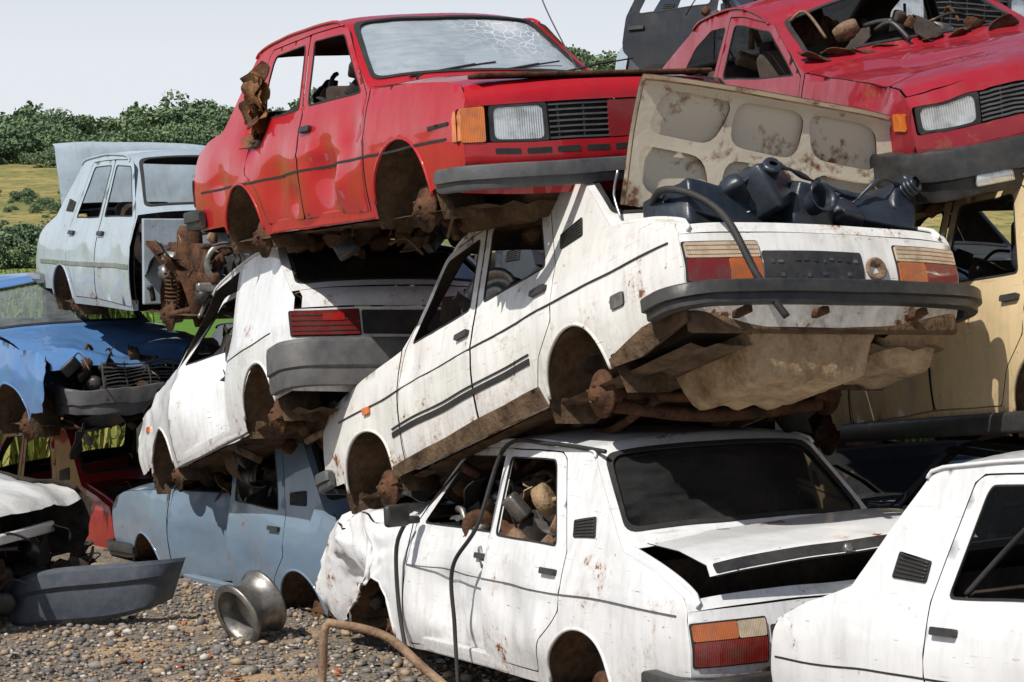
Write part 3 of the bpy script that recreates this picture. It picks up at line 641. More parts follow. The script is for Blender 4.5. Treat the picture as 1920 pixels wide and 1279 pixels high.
c=Car('white_saloon_car',DS,(-.435,.898,-.062),(-.038,.050,.998),(1.46,9.375,.169),P_WH2,
      dents=[(2.55,.8,.5,.30,0,-.08,0),(2.3,.8,.40,.12,0,.04,0),(2.7,.8,.38,.10,0,.035,0),(2.62,.8,.62,.10,0,-.025,0),(2.42,.8,.55,.07,0,.02,0),(1.75,.8,.62,.2,0,-.035,0),(1.6,.8,.45,.1,0,.02,0),(2.9,.8,.40,.2,0,.04,0),(.75,.8,.62,.3,0,-.04,0),(1.38,.8,.45,.15,0,.035,0),(3.9,.8,.6,.35,-.1,-.02,0)],crump=[(3.1,3.7,.14,3.2)],seed=2,h=.036)
c.build(lid=(11,(-.05,-.07,.06),-3,-3),rg=GLK,wg=None,doors={'front_door_left':4})
c.liner();c.taillamps(.49,.665,.385,.735,'amber')
c.patch('number_plate_panel',c.pr,c.zs(c.pr,.50),c.zs(c.pr,.635),-.36,.36,BLK,.006,.008,.01)
c.bumper(True,.33,.45,BLK,wrap=.30,out=.09,th=.06)
c.strip(.70,.1,3.0,.003,GREYP,off=.002)
c.hose([(.98,.60,1.375),(1.5,.63,1.40),(1.95,.66,1.37),(2.02,.80,.98),(2.2,.87,.75),(2.18,.88,.45),(2.12,.90,.10)],.011,BLK2,'cable')
c.hose([(2.95,.80,.95),(3.02,.84,.80),(3.00,.85,.50),(2.9,.86,.25)],.012,BLK2,'door_seal')
s0=c.pt.s[0]
c.top('boot_lid_trim',c.pt,rpoly([(s0+.012,-.63),(s0+.058,-.63),(s0+.058,.66),(s0+.012,.66)],.008,2),(),.006,[BLK,BLK,BLK],.03,c.lidM,.05)
V=c.pt.map(np.array([s0+.02]),np.array([0.0]),.01);V=V@np.array(c.lidM.to_3x3()).T+np.array(c.lidM.translation[:])
V2,F=lathe([(0,.02),(.02,.02),(.024,.012),(.024,0)],tuple(V[0]),(-.9,0,.4),16);c.put('boot_lock',V2,F,[STEEL])
ac=Acc();ac.add(boxm((.30,.30,.66),(.42,.5,.12),.05,(.1,.15,.3),3),0);ac.add(boxm((.3,-.2,.56),(.4,.4,.1),.03,(.1,.1,.7),2),1);ac.add(tube([(.1,.5,.6),(.2,.1,.72),(.15,-.3,.65)],.02),1)
V,F=ac.get();c.put('seat_cushion_scrap',V,F,[TORN,DARK],ac.M,True,None,False)
ac=Acc();ac.add(boxm((2.86,.90,.98),(.05,.17,.12),.03,(0,0,.3),3));ac.add(boxm((2.88,.80,.95),(.05,.08,.04),.01));V,F=ac.get();c.put('door_mirror',V,F,[BLK])
c.junk(((1.3,2.9),(.2,.64),(.75,1.12)),80,11,3,[RUSTM,STEEL,STEEL,PIPE,MUDL])
c.junk(((3.1,4.1),(-.6,.7),(.2,.6)),26,12,0,[RUSTM,BLK,RUSTM,MUD,BLK])

c=Car('white_saloon_car',DS,(.403,-.909,.110),(-.075,.0857,.994),(1.82,9.144,.141),P_WH4,seed=3,h=.05,dents=[(.6,-.8,.6,.25,0,.02,0),(1.6,-.8,.55,.2,0,.02,0)])
c.build(rg=GLC,wg=None,sides=(1,-1));c.gut();c.strip(.62,.05,3.0,.004,BLK2,sides=(-1,),off=.002)
c.junk(((1.4,2.6),(-.62,.2),(.65,1.12)),80,21,1,[RUSTM,STEEL,RUSTM,PIPE,P_WH3])
c.taillamps(.49,.665,.385,.735,'amber');c.bumper(True,.33,.45,BLK)
c.hose([(1.35,-.70,.93),(1.52,-.62,1.1),(1.75,-.60,1.25)],.012)

c=Car('slate_blue_saloon_car',DS,(-.545,.8385,-.030),(-.107,-.034,.994),(-.14,13.424,-.12),P_SL,dents=[(3.9,.8,.6,.4,-.05,-.04,0),(2.6,.8,.5,.3,0,-.03,0),(1.7,.8,.5,.2,0,-.03,0)],seed=4,h=.055)
c.build(rg=None,wg=GLC,doors={'front_door_left':14});c.gut();c.taillamps(.49,.665,.385,.735);c.bumper(True,.30,.46,BLUEP,out=.1)
c.bumper(False,.34,.45,BLK);c.junk(((1.3,2.8),(.1,.62),(.5,1.1)),50,31,3)

c=Car('white_hatchback_car',HS,(-.394,.8896,-.2307),(-.083,.2149,.9735),(-.55,12.664,1.256),P_WH2,dents=[(2.4,.8,.6,.4,0,.06,0),(2.0,.8,.55,.2,0,-.04,0),(1.6,.8,.9,.3,0,-.05,0),(3.4,.8,.7,.3,0,-.03,-.02),(3.3,.8,.75,.12,0,.03,0)],crump=[(2.6,3.4,.03,3)],seed=5,h=.05)
c.build(rg=GLK,wg=None,doors={'front_door_left':13},hood=(-3,))
c.taillamps(.655,.80,.34,.75,'ribbed')
c.patch('number_plate_panel',c.pr,c.zs(c.pr,.655),c.zs(c.pr,.80),-.32,.32,BLK,.006,.008,.01)
c.patch('reflector',c.pr,c.zs(c.pr,.74),c.zs(c.pr,.785),.43,.56,RED,.02,.01,.006)
c.bumper(True,.34,.62,GREYP,wrap=.30,out=.08,th=.05);c.strip(.735,.35,1.3,.005,BLK2,off=.003)
c.fuel_well(.15,.75,-.5,.45,.30,.08,MUD,4)
ac=Acc();ac.add(lathe([(0,.25),(.10,.25),(.11,.22),(.11,-.22),(.10,-.25),(0,-.25)],(.25,.05,.20),(.2,1,0),20));ac.add(tube([(.25,.3,.2),(.6,.4,.16),(1.2,.3,.2)],.025));V,F=ac.get();c.put('exhaust_silencer',V,F,[PIPE])
c.side('indicator_repeater',rpoly([(3.50,.62),(3.57,.62),(3.57,.66),(3.50,.66)],.01,2),[],1,[ORG]*3,.012,.014)
c.junk(((.9,2.4),(-.1,.6),(.5,1.15)),44,33,0,[RUSTM,DARK,BLK,DARK,SEAT])
c.junk(((.2,3.2),(-.6,.6),(.10,.24)),26,44,0,[MUD,RUSTM,MUD,BLK,RUSTM],'underbody_parts')

fmS=dict(z=(.53,.70),w=.775,hl=(.36,.62))
c=Car('red_saloon_car',SS,(.449,-.891,.0546),(-.072,.0248,.997),(-1.36,14.174,2.222),P_RED,
      dents=[(2.35,-.8,.52,.22,0,.07,0),(2.55,-.8,.45,.10,0,-.03,0),(2.2,-.8,.66,.08,0,-.02,0),(1.6,-.8,.5,.25,0,.05,0),(2.75,-.8,.7,.16,0,.035,0),(1.2,-.75,.9,.2,0,.06,0),(1.85,-.8,.42,.12,0,.035,0),(.6,-.8,.6,.2,0,.03,0)],seed=6,h=.036,noise_amp=.007)
c.build(rg=None,wg=GLD,fm=fmS,hood=(1.5,(0,0,.012)));c.gut();c.taillamps(.5,.66,.4,.74)
s0,s1=c.zs(c.pn,.70),c.zs(c.pn,.53)
for sg in (1,-1):
    y0,y1=sorted((sg*.665,sg*.782));c.patch('indicator',c.pn,s0+.004,s1-.004,y0,y1,ORG,.006,.02,.012)
    c.side('indicator_side',rpoly([(4.03,.545),(4.12,.545),(4.12,.69),(4.03,.69)],.01,2),[],sg,[ORG,ORG,ORG],.01,.008)
c.patch('grille_red_section',c.pn,s0+.005,s1-.005,-.005,.30,P_DR,-.004,.01,.004)
for k in range(8):
    y=-.62+.16*k;c.patch('air_slot',c.pn,c.zs(c.pn,.505),c.zs(c.pn,.480),y,y+.13,BLK2,.002,.004,.008)
c.bumper(False,.305,.425,GREYP,wrap=.30,out=.09,th=.055);c.bumper(True,.34,.46,BLK,wrap=.3,out=.06)
c.strip(.565,.25,3.95,.006,BLK2,sides=(-1,),off=.004);c.side('front_lower_trim',[(3.76,.62),(3.98,.63),(3.98,.645),(3.76,.64)],[],-1,[BLK2]*3,.004,.006)
V,F=boxm((4.05,0,.853),(.10,1.34,.022),.008);c.put('bonnet_lip_rust',V,F,[RUSTM])
for y in (-.05,.42,-.45):
    V,F=tube([(2.93,y,.965),(2.86,y+.10,1.005),(2.80,y+.42,1.055)],.007,6);c.put('wiper',V,F,[BLK])
    V,F=tube([(2.90,y-.02,.985),(2.82,y+.3,1.035),(2.78,y+.56,1.07)],.005,6);c.put('wiper_blade',V,F,[BLK2])
V,F=tube([(2.93,.55,.98),(2.6,.56,1.35),(2.52,.56,1.46)],.004,6);c.put('aerial',V,F,[BLK])
rr=random.Random(4);ac=Acc()
for k in range(12):
    u=k/11;p=(1.16+.24*u+rr.uniform(-.05,.05),-.75-rr.uniform(0,.06),.84+.30*u+rr.uniform(-.04,.04));ac.add(bentplate(p,(rr.uniform(.14,.26),rr.uniform(.10,.20)),(1.4+rr.uniform(-.5,.5),rr.uniform(-1.4,-.4),rr.uniform(-.3,.3)),.05,k+5),k%3,True)
V,F=ac.get();c.put('torn_upholstery',V,F,[TORN,RUSTM,TORN],ac.M,True)
c.junk(((1.15,2.5),(-.6,.2),(.6,1.12)),54,41,0,[DARK,BLK,DARK,SEAT,TORN])
c.fuel_well(3.0,4.0,-.4,.4,.30,.16,MUD,3)
c.junk(((.2,3.9),(-.6,.6),(.10,.24)),44,43,0,[MUD,RUSTM,MUD,BLK,RUSTM],'underbody_parts')

c=Car('pale_blue_saloon_car',DS,(.438,-.898,-.005),(0,-.005,1),(-3.4,18.614,1.72),P_LB,dents=[(2.5,-.8,.6,.3,0,.04,0),(1.6,-.8,.6,.2,0,.03,0)],seed=7,h=.06)
c.build(miss=('fender','hood','front'),lid=(86,(.0,0,.03)),lidm=P_LB);c.liner();c.strip(.56,.3,3.0,.016,SILV,sides=(-1,));c.bumper(True,.36,.46,SILV)
ac=Acc()
for sg in (1,-1):
    ac.add(boxm((3.5,sg*.50,.58),(.9,.04,.32),.02),0);ac.add(lathe([(0,.30),(.07,.30),(.09,.26),(.10,0),(.10,-.1)],(3.55,sg*.50,.56),(0,0,1),18),0)
    ac.add(boxm((3.9,sg*.5,.50),(.5,.07,.08),.02),0)
    ac.add(tube([(3.3,sg*.5,.3),(3.6,sg*.66,.24),(3.9,sg*.5,.3)],.025),0)
    for k in range(9): ac.add(lathe([(.055,.008),(.065,0),(.055,-.008)],(3.55,sg*.62,.34+.028*k),(.1,0,1),14),0)
ac.add(boxm((4.10,0,.44),(.06,1.25,.07),.02),1);ac.add(boxm((4.05,0,.72),(.05,1.15,.04),.02),0);ac.add(boxm((3.6,0,.50),(.45,.42,.3),.05),2)
ac.add(tube([(3.2,-.3,.8),(3.6,-.1,.86),(3.9,-.4,.7)],.014),2)
ac.add(lathe([(.12,.02),(.15,.02),(.155,0),(.15,-.02),(.12,-.02),(.12,.02)],(4.12,-.42,.6),(1,0,0),20),1)
V,F=ac.get();c.put('engine_bay_frame',V,F,[RUSTM,STEEL,BLK],ac.M,True)
c.junk(((3.1,4.1),(-.7,.5),(.25,.80)),70,51,0,[RUSTM,PIPE,STEEL,BLK,RUSTM])

c=Car('blue_saloon_car',DS,(.55,-.83,.045),(-.06,.02,.997),(-5.22,20.03,.63),P_BL,crump=[(2.9,3.8,.06,2.2)],dents=[(3.8,0,.9,.6,-.10,0,-.12),(2.4,-.5,1.38,.5,0,.04,-.06)],seed=8,h=.05)
c.build(wg=GLC,miss=('front',),hood=(5,(0,.03,.03)));c.gut()
S8=Matrix.Translation((-.05,.10,.03))@Matrix.Diagonal((1,.80,1,1));c.bumper(False,.28,.50,GREYP,wrap=.30,out=.08,th=.06,M=S8)
c.junk(((3.6,4.25),(-.6,.65),(.42,.74)),70,61,0,[BLK,RUSTM,BLK,DARK,DARK])
for k in range(9): c.patch('grille_bar',c.pn,.04+.026*k,.048+.026*k,-.30,.45,GREYP,.0,.012,.002)
for y in (-.3,-.1,.1,.3,.45): c.patch('grille_post',c.pn,.03,.26,y-.004,y+.004,GREYP,.002,.012,.002)
c.patch('headlamp',c.pn,.05,.22,.48,.68,HEAD,-.01,.02,.03)
c.junk(((2.9,4.2),(-.7,.6),(.10,.25)),20,62,0,[BLK,RUSTM,BLK,RUSTM,DARK])

c=Car('dark_red_saloon_car',DS,(-.541,.837,-.077),(-.138,.0024,.990),(-2.45,17.2,-.34),P_DR,dents=[(.4,0,.9,.5,.05,0,-.12)],seed=9)
c.build(miss=('lid',),seats=False);c.liner();c.bumper(True,.33,.45,BLK)
c.junk(((.1,.6),(-.5,.5),(.5,.9)),24,71,0,[BLK,DARK,P_DR,RUSTM,BLK])

c=Car('white_wrecked_car',DS,(.95,-.30,.0),(0,0,1),(-7.16,15.0,-.03),P_WH3,crump=[(3.2,3.9,.05,3)],seed=10)
c.build(miss=('front',),hood=(2,));c.gut();c.junk(((3.5,4.25),(-.8,.6),(.12,.6)),90,81,0,[DARK,BLK,RUSTM,DARK,BLK])
V,F=boxm((4.26,-.25,.60),(.05,1.1,.07),.015,(0,0,.1));c.put('bumper_beam',V,F,[P_WH3])

c=Car('beige_saloon_car',DS,(-.30,.946,-.122),(-.04,.11,.99),(3.49,8.93,1.57),P_BG,dents=[(3.0,.8,.6,.35,0,-.04,0),(1.7,.8,.6,.3,0,-.04,0),(2.4,.8,.5,.2,0,-.035,0),(2.6,.8,.7,.15,0,.02,0)],seed=11,h=.045)
c.build(rg=GLC,wg=None);c.gut();V,F=boxm((2.1,.78,.22),(2.0,.06,.10),.02);c.put('sill_trim',V,F,[BLK])
V,F=lathe([(0,.03),(.06,.035),(.10,.02),(.11,-.02),(0,-.03)],(1.45,.55,1.02),(-.3,.9,.1),22);c.put('loudspeaker',V,F,[BLK])
c.junk(((1.2,2.9),(-.1,.5),(.5,1.1)),50,73,0,[BLK,DARK,SEAT,RUSTM,DARK])

fmO=dict(z=(.58,.705),w=.735,hl=(.42,.70))
c=Car('red_coupe_car',OS,(.25,-.965,-.04),(-.17,-.09,.98),(1.673,14.60,2.72),P_CR,dents=[(2.3,-.5,1.3,.4,0,.02,-.07),(3.5,-.4,.9,.4,0,0,-.05),(2.0,.2,1.35,.4,0,0,-.06),(3.9,-.7,.8,.2,0,.04,-.02)],crump=[(2.6,4.5,.025,3)],seed=12,h=.045)
c.build(fm=fmO,rg=GLC);c.bumper(False,.24,.50,BLK,wrap=.55,out=.12,th=.10)
for sg in (1,-1): c.side('indicator_side',rpoly([(4.10,.60),(4.20,.60),(4.20,.68),(4.10,.68)],.01,2),[],sg,[ORG,ORG,ORG],.01,.008)
V,F=boxm((4.44,-.45,.33),(.03,.20,.08),.01);c.put('fog_lamp',V,F,[HEAD])
c.junk(((1.2,2.9),(-.6,.5),(.7,1.12)),50,91,1)
c.junk(((.5,2.0),(-.5,.4),(1.30,1.50)),36,96,0,[RUSTM,BLK,DARK,P_LB,RUSTM])
c.junk(((3.0,4.1),(-.6,.6),(.10,.3)),20,92,0,[BLK,RUSTM,BLK,MUD,BLK],'underbody_parts')
ac=Acc();rr=random.Random(8)
for k in range(9):
    t=k/8;ac.add(bentplate((2.86+.05*rr.random(),-.62+1.1*t,.96+.03*rr.random()),(.12,.20),(rr.uniform(-.5,.5),rr.uniform(-1.2,.2),rr.uniform(-.4,.4)),.03,k+60),0)
V,F=ac.get();c.put('torn_scuttle',V,F,[RUSTM])

c=Car('black_wrecked_car',DS,(.35,-.93,.03),(0,0,1),(1.58,18.6,3.28),P_DK,crump=[(0,4,.03,2)],seed=13)
c.build(doors={'rear_door_right':-30});c.gut();c.junk(((.2,3),(-.6,.5),(.5,1.2)),60,95,1,[RUSTM,DARK,P_LB,P_DK,RUSTM])
c.side('pale_quarter_skin',rpoly([(.02,.42),(.30,.42),(.40,.70),(.42,.86),(.08,.76)],.05,3),[],-1,[P_LB,P_LB,RUSTM],.006,.012)
for (t,pm,X) in [((4.3,10.6,-.10),P_GR,(-.46,.888,0)),((.9,15.2,-.1),P_GR,(-.46,.888,0)),((1.1,15.6,1.35),P_DK,(-.44,.89,-.02)),((3.1,14.2,.0),P_DK,(-.46,.888,0)),((3.3,14.4,1.40),P_GR,(-.46,.888,0)),((-1.1,18.3,-.1),P_GR,(-.5,.86,0)),((-2.6,20.8,.3),P_DK,(.42,-.9,0))]:
    c=Car('scrap_car',DS,X,(0,0,1),t,pm,seed=t[0],h=.11);c.build(detail=False,seats=True)

# ------------------------------------------------------------ loose things on the ground
def lone(name,acc,mats,loc,rot=(0,0,0)):
    V,F=acc.get();o=mesh_obj(name,V,F,mats,acc.M,acc.S);o.location=loc;o.rotation_euler=rot;return o
RB=[(.150,-.09),(.186,-.09),(.190,-.082),(.186,-.072),(.168,-.066),(.160,-.04),(.146,-.03),(.146,.03),(.160,.045),(.168,.07),(.186,.076),(.190,.086),(.186,.092),(.165,.088),(.156,.06),(.140,.035),(.138,-.03),(.150,-.055),(.158,-.08),(.176,-.084)]
a=Acc();a.add(lathe(RB,(0,0,0),(0,1,0),44));a.add(lathe([(.139,.01),(.125,.012),(.095,.034),(.075,.038),(.06,.02),(.032,.02)],(0,0,0),(0,1,0),40));o=lone('wheel_rim',a,[STEEL],(-1.62,13.1,.19),(.32,0,-.80));o.scale=(1.10,1.3,1.10)
a=Acc();a.add(tube([(-1.0,10.95,.0),(-.985,11,.25),(-.97,11,.46),(-.90,11,.475),(-.65,10.95,.42),(-.42,10.8,.26),(-.2,10.7,.12),(.1,10.6,.06)],.024,10));a.add(tube([(-.30,10.9,.05),(-.1,10.7,.12),(.1,10.5,.03)],.012,8));lone('bent_exhaust_pipe',a,[PIPE],(0,0,0))
def bumper_shell(name,loc,rot,L,Hh,mat):
    V=[];F=[];n=28;m=12
    for i in range(n+1):
        u=i/n*2-1
        for j in range(m+1):
            v=j/m;x=u*L/2+v*.10*max(0,u);y=.20*abs(u)**7-.015*math.sin(v*math.pi)-(.025 if v>.62 else 0)+(.03 if v>.93 else 0)+(.02 if v<.06 else 0)
            z=v*Hh*(1-.25*max(0,-u)**3)+.10*max(0,u)**2*(1-v)
            V.append((x,y,z))
    for i in range(n):
        for j in range(m): a=i*(m+1)+j;F.append((a,a+m+1,a+m+2,a+1))
    V=np.array(V);F3=[]
    for f in F: F3+=[(f[0],f[1],f[2]),(f[0],f[2],f[3])]
    VV,FF,mi,sm=shell(V,np.array(F3),.006);o=mesh_obj(name,VV,FF,[mat,mat,mat],mi,sm);o.location=loc;o.rotation_euler=rot
    b=o.modifiers.new('edge','EDGE_SPLIT');b.split_angle=math.radians(30);return o
bumper_shell('loose_bumper',(-2.70,13.5,.03),(-.12,-.06,.10),1.05,.36,SLATEP)
a=Acc();rr=random.Random(9)
for i in range(110):
    p=(rr.uniform(-4.3,-2.75),rr.uniform(13.9,15.0),rr.uniform(.02,.26));k=rr.random();R=(rr.uniform(-1,1),rr.uniform(-1,1),rr.uniform(0,3))
    if k<.5: a.add(bentplate(p,(rr.uniform(.12,.4),rr.uniform(.1,.3)),R,.04,i),rr.randrange(4),False)
    else: a.add(tube([p,(p[0]+rr.uniform(-.3,.3),p[1],p[2]+rr.uniform(-.02,.15)),(p[0]+rr.uniform(-.4,.4),p[1]+.2,p[2]+rr.uniform(-.05,.1))],rr.choice([.005,.008,.014,.02]),7),rr.randrange(4))
lone('scrap_heap',a,[BLK,RUSTM,DARK,INN],(0,0,0))
a=Acc();rr=random.Random(19)
for i in range(60):
    p=(rr.uniform(-3.2,-.4),rr.uniform(11.6,13.6),.02);a.add(bentplate(p,(rr.uniform(.02,.09),rr.uniform(.02,.06)),(rr.uniform(-.3,.3),rr.uniform(-.3,.3),rr.uniform(0,3)),.01,i+700),rr.choice([0,1,2,3,1,2]),False)
lone('small_debris',a,[ORD,BLK,STEEL,P_WH3],(0,0,0))

# ------------------------------------------------------------ ground, field, hill
def ridge(x):
    return 18.5+ (x+70)*.012 +1.6*math.sin(x*.045+1)+ (4.5*max(0,min(1,(x+30)/45)))
def terr(x,y):
    if y<95: return 0
    t=min(1,(y-95)/190);t=t*t*(3-2*t);h=ridge(x)-4.5
    return t*h*(1 if y<290 else 1+.0004*(y-290))+.9*noise.noise(Vector((x*.04,y*.04,3)))*t
ys=[-60,-20,0,6,10,13,16,20,26,35,50,70,95]+list(range(105,300,7))+[320,360,420,520,700,1000,1600]
xs=[-1200,-700,-420,-280]+list(range(-210,215,10))+[280,420,700,1200]
V=[(x,y,terr(x,y)) for y in ys for x in xs];nx=len(xs);F=[(j*nx+i,j*nx+i+1,(j+1)*nx+i+1,(j+1)*nx+i) for j in range(len(ys)-1) for i in range(nx-1)]
m,nt,b=newmat('ground_surface');geo=N(nt,'ShaderNodeNewGeometry').outputs['Position'];sep=N(nt,'ShaderNodeSeparateXYZ');nt.links.new(geo,sep.inputs[0])
v=N(nt,'ShaderNodeTexVoronoi');v.inputs['Scale'].default_value=38;nt.links.new(geo,v.inputs['Vector'])
g=mixc(nt,v.outputs['Color'],(.085,.072,.060),(.24,.20,.16));g=mixc(nt,ramp(nt,noi(nt,geo,1.3,5),.48,.62),g,(.34,.24,.145))
gr=mixc(nt,noi(nt,geo,.35,7,.7),(.06,.14,.02),(.13,.26,.035))
n3=noi(nt,geo,.045,7,.7);hl=mixc(nt,ramp(nt,n3,.44,.56),(.33,.26,.10),(.11,.15,.045));hl=mixc(nt,ramp(nt,noi(nt,geo,.30,7,.75),.46,.60),hl,(.17,.17,.06));hl=mixc(nt,ramp(nt,noi(nt,geo,.9,5,.7),.54,.64),hl,(.07,.11,.035))
yy=math2(nt,'ADD',sep.outputs[1],math2(nt,'MULTIPLY',noi(nt,geo,.4,5),3))
c1=mixc(nt,ramp(nt,yy,24,26),g,gr);c1=mixc(nt,ramp(nt,math2(nt,'ADD',sep.outputs[1],math2(nt,'MULTIPLY',n3,30)),118,124),c1,hl)
nt.links.new(c1,b.inputs['Base Color']);b.inputs['Roughness'].default_value=.95;b.inputs['Specular IOR Level'].default_value=.15;bump(nt,b,v.outputs['Distance'],.6,.02)
mesh_obj('ground',V,F,[m],None,True)
bm=bmesh.new();bmesh.ops.create_icosphere(bm,subdivisions=1,radius=1);bv=np.array([q.co[:] for q in bm.verts]);bf=np.array([[q.index for q in f.verts] for f in bm.faces]);bm.free()
K=16000;px=rng.uniform(-4.4,1.2,K);py=10.3+rng.uniform(0,1,K)**1.2*5.2
keep=np.array([noise.noise(Vector((x*1.1,y*1.1,4)))<.22 or rng.random()<.35 for x,y in zip(px,py)]);px=px[keep];py=py[keep];K=len(px)
sz=rng.uniform(.006,.018,K)*(1+(rng.random(K)<.12)*rng.uniform(.3,1.5,K))
A=rng.uniform(0,6.28,K);sx=rng.uniform(.8,1.5,K);sy=rng.uniform(.7,1.1,K);szz=rng.uniform(.45,.85,K)
B=bv[None]*(1+rng.uniform(-.16,.16,(K,len(bv),1)));B=B*np.stack([sx,sy,szz],1)[:,None,:]*sz[:,None,None]
ca,sa=np.cos(A)[:,None],np.sin(A)[:,None];X=B[:,:,0]*ca-B[:,:,1]*sa+px[:,None];Y=B[:,:,0]*sa+B[:,:,1]*ca+py[:,None];Z=B[:,:,2]+(sz*.4)[:,None]
VV=np.stack([X,Y,Z],2).reshape(-1,3);FF=(bf[None]+np.arange(K)[:,None,None]*len(bv)).reshape(-1,3)
m,nt,b=newmat('gravel_stone');ge=N(nt,'ShaderNodeNewGeometry');rnd=ge.outputs['Random Per Island']
c1=mixc(nt,rnd,(.075,.07,.07),(.32,.285,.24));c1=mixc(nt,ramp(nt,rnd,.66,.70),c1,(.33,.235,.15));c1=mixc(nt,ramp(nt,rnd,.92,.93),c1,(.46,.43,.38));nt.links.new(c1,b.inputs['Base Color']);b.inputs['Roughness'].default_value=.75
me=D2.meshes.new('gravel');me.from_pydata(VV.tolist(),[],FF.tolist());me.materials.append(m);me.polygons.foreach_set('use_smooth',np.ones(len(FF),bool));o=D2.objects.new('gravel',me);COL.objects.link(o)
def leafmat(name,c1,c2):
    m,nt,b=newmat(name);ge=N(nt,'ShaderNodeNewGeometry');oi=N(nt,'ShaderNodeObjectInfo')
    f=math2(nt,'MULTIPLY',math2(nt,'ADD',ge.outputs['Random Per Island'],oi.outputs['Random']),.5)
    nt.links.new(mixc(nt,f,c1,c2),b.inputs['Base Color']);b.inputs['Roughness'].default_value=.7;b.inputs['Specular IOR Level'].default_value=.2
    return m
LEAF=leafmat('tree_leaves',(.075,.125,.075),(.20,.27,.13));BARK=mk('bark',(.06,.045,.03),(.12,.09,.06),3)
def leafcloud(cl,n,size,seed):
    r=np.random.default_rng(seed);V=[];F=[]
    for (cx,cy,cz,rad) in cl:
        d=r.normal(size=(n,3));d/=np.linalg.norm(d,axis=1)[:,None];p=np.array([cx,cy,cz])+d*rad*(r.uniform(.55,1.05,n)[:,None])*np.array([1,1,.85])
        for q in p:
            a=r.normal(size=3);a/=np.linalg.norm(a);b_=np.cross(a,r.normal(size=3));b_/=np.linalg.norm(b_);s=size*r.uniform(.6,1.3);k=len(V)
            V+=[q-a*s-b_*s*.5,q+a*s*.2-b_*s*.8,q+a*s,q+b_*s*.7];F.append((k,k+1,k+2,k+3))
    return V,F
tms=[]
for k in range(4):
    r=random.Random(k+3);cl=[(r.uniform(-1.8,1.8),r.uniform(-1.8,1.8),r.uniform(1.6,5.6),r.uniform(.9,1.6)) for _ in range(12)]+[(0,0,4,2.0)]
    V,F=leafcloud(cl,120,.24,k);ac=Acc();ac.add((np.array(V),F),0,False);ac.add(lathe([(.26,0),(.18,1.5),(.10,3.5),(.03,5)],(0,0,0),(0,0,1),8),1)
    for q in cl[:5]: ac.add(tube([(0,0,1.8),(q[0]*.5,q[1]*.5,q[2]*.7),q[:3]],.06,5),1)
    V,F=ac.get();me=D2.meshes.new('tree');me.from_pydata([tuple(v) for v in V],[],F);me.materials.append(LEAF);me.materials.append(BARK);me.polygons.foreach_set('material_index',np.array(ac.M,dtype=np.int32));tms.append(me)
root=D2.objects.new('distant_trees',None);COL.objects.link(root)
def addtree(x,y,s,low=0):
    o=D2.objects.new('tree_crown',random.choice(tms));COL.objects.link(o);o.parent=root;o.location=(x,y,terr(x,y)-.3-low);o.rotation_euler=(0,0,random.uniform(0,6.28));o.scale=(s*random.uniform(.9,1.4),s*random.uniform(.9,1.4),s*random.uniform(.8,1.15))
for i in range(430):
    x=random.uniform(-95,60);y=random.uniform(252,330);addtree(x,y,random.uniform(.6,1.15),.6)
i=0
while i<120:
    x=random.uniform(-75,-18);y=random.uniform(178,255)
    if noise.noise(Vector((x*.05,y*.035,8)))>.02+(.22 if y<220 else 0): addtree(x,y,random.uniform(.30,.75),.5);i+=1
for i in range(150):
    y=random.uniform(118,136);addtree(-.235*y+random.uniform(-7,16),y,random.uniform(.2,.42),.25)
for i in range(80):
    y=random.uniform(140,185);addtree(-.235*y+random.uniform(-8,16),y,random.uniform(.08,.24),.1)
V=[];F=[];r=np.random.default_rng(3)
for row in range(26):
    y=48+row*2.0
    for x in np.arange(-.26*y-1,-.17*y,.22):
        for q in range(5):
            px_,py_=x+r.uniform(-.12,.12),y+r.uniform(-.25,.25);a=r.uniform(0,6.28);h=r.uniform(.5,.95);l=r.uniform(.15,.45);dx,dy=math.cos(a)*l,math.sin(a)*l;wx,wy=-math.sin(a)*.04,math.cos(a)*.04;k=len(V)
            V+=[(px_-wx,py_-wy,0),(px_+wx,py_+wy,0),(px_+dx*.5+wx,py_+dy*.5+wy,h),(px_+dx*.5-wx,py_+dy*.5-wy,h),(px_+dx,py_+dy,h*.8)];F+=[(k,k+1,k+2,k+3),(k+3,k+2,k+4)]
mesh_obj('corn_crop',V,F,[leafmat('corn_leaves',(.07,.15,.02),(.20,.30,.06))],None,False)
V=[];F=[]
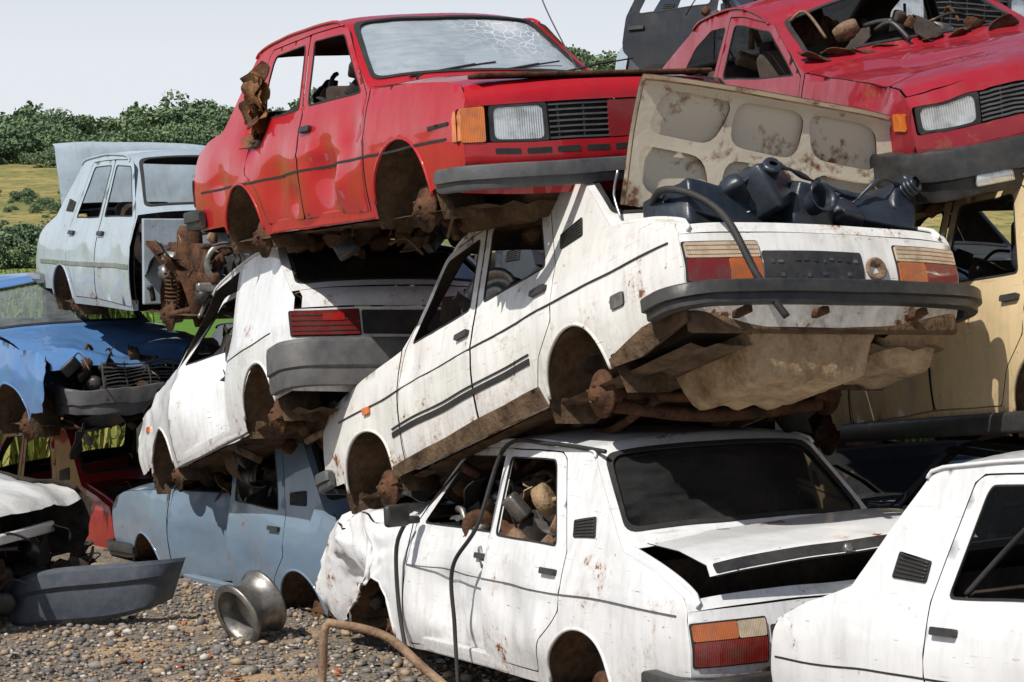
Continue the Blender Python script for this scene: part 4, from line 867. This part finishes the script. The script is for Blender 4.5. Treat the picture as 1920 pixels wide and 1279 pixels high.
for i in range(9000):
    if i%3: x=random.uniform(-6.5,-2.4);y=random.uniform(21.5,25)
    else: x=random.uniform(2.5,7.5);y=random.uniform(16.5,22)
    h=random.uniform(.3,1.0)*(1.3 if i%3==0 else .8);a=random.uniform(0,6.28);dx,dy=math.cos(a)*.18,math.sin(a)*.18;wx,wy=-math.sin(a)*.02,math.cos(a)*.02;k=len(V)
    V+=[(x-wx,y-wy,0),(x+wx,y+wy,0),(x+dx*.5+wx,y+dy*.5+wy,h*.7),(x+dx*.5-wx,y+dy*.5-wy,h*.7),(x+dx,y+dy,h)];F+=[(k,k+1,k+2,k+3),(k+3,k+2,k+4)]
mesh_obj('tall_weeds',V,F,[leafmat('weed_leaves',(.12,.17,.03),(.36,.33,.10))],None,False)

# ------------------------------------------------------------ sky, sun, camera
W=D2.worlds.new('World');bpy.context.scene.world=W;W.use_nodes=True;nt=W.node_tree;bg=nt.nodes['Background']
st=nt.nodes.new('ShaderNodeTexSky');st.sky_type='NISHITA';st.sun_disc=False;EL,AZ=50,224
st.sun_elevation=math.radians(EL);st.sun_rotation=math.radians(AZ);st.air_density=1.0;st.dust_density=1.0;st.ozone_density=1.0
tc=nt.nodes.new('ShaderNodeTexCoord');sp=nt.nodes.new('ShaderNodeSeparateXYZ');nt.links.new(tc.outputs['Generated'],sp.inputs[0])
cl=noi(nt,tc.outputs['Generated'],2.2,6,.55,(1,1,3))
hz=ramp(nt,sp.outputs[2],.30,.08);hz=math2(nt,'MULTIPLY',hz,.95);hz=math2(nt,'MAXIMUM',hz,math2(nt,'MULTIPLY',ramp(nt,cl,.5,.75),.25))
nt.links.new(mixc(nt,hz,st.outputs[0],(9.5,9.9,10.6)),bg.inputs[0]);bg.inputs[1].default_value=.085
L=D2.lights.new('sun','SUN');L.energy=4.9;L.angle=math.radians(.53);L.color=(1,.955,.88);o=D2.objects.new('sun',L);COL.objects.link(o)
ts=Vector((math.sin(math.radians(AZ))*math.cos(math.radians(EL)),math.cos(math.radians(AZ))*math.cos(math.radians(EL)),math.sin(math.radians(EL))))
o.rotation_euler=ts.to_track_quat('Z','Y').to_euler()
cam=D2.cameras.new('camera');cam.lens=75;cam.sensor_width=36;cam.clip_end=5000;cam.clip_start=.05
o=D2.objects.new('camera',cam);COL.objects.link(o);o.location=(0,0,2.5);o.rotation_euler=(math.radians(90-2.862),0,0)
sc=bpy.context.scene;sc.camera=o;sc.view_settings.view_transform='Standard';sc.view_settings.look='None';sc.view_settings.exposure=0
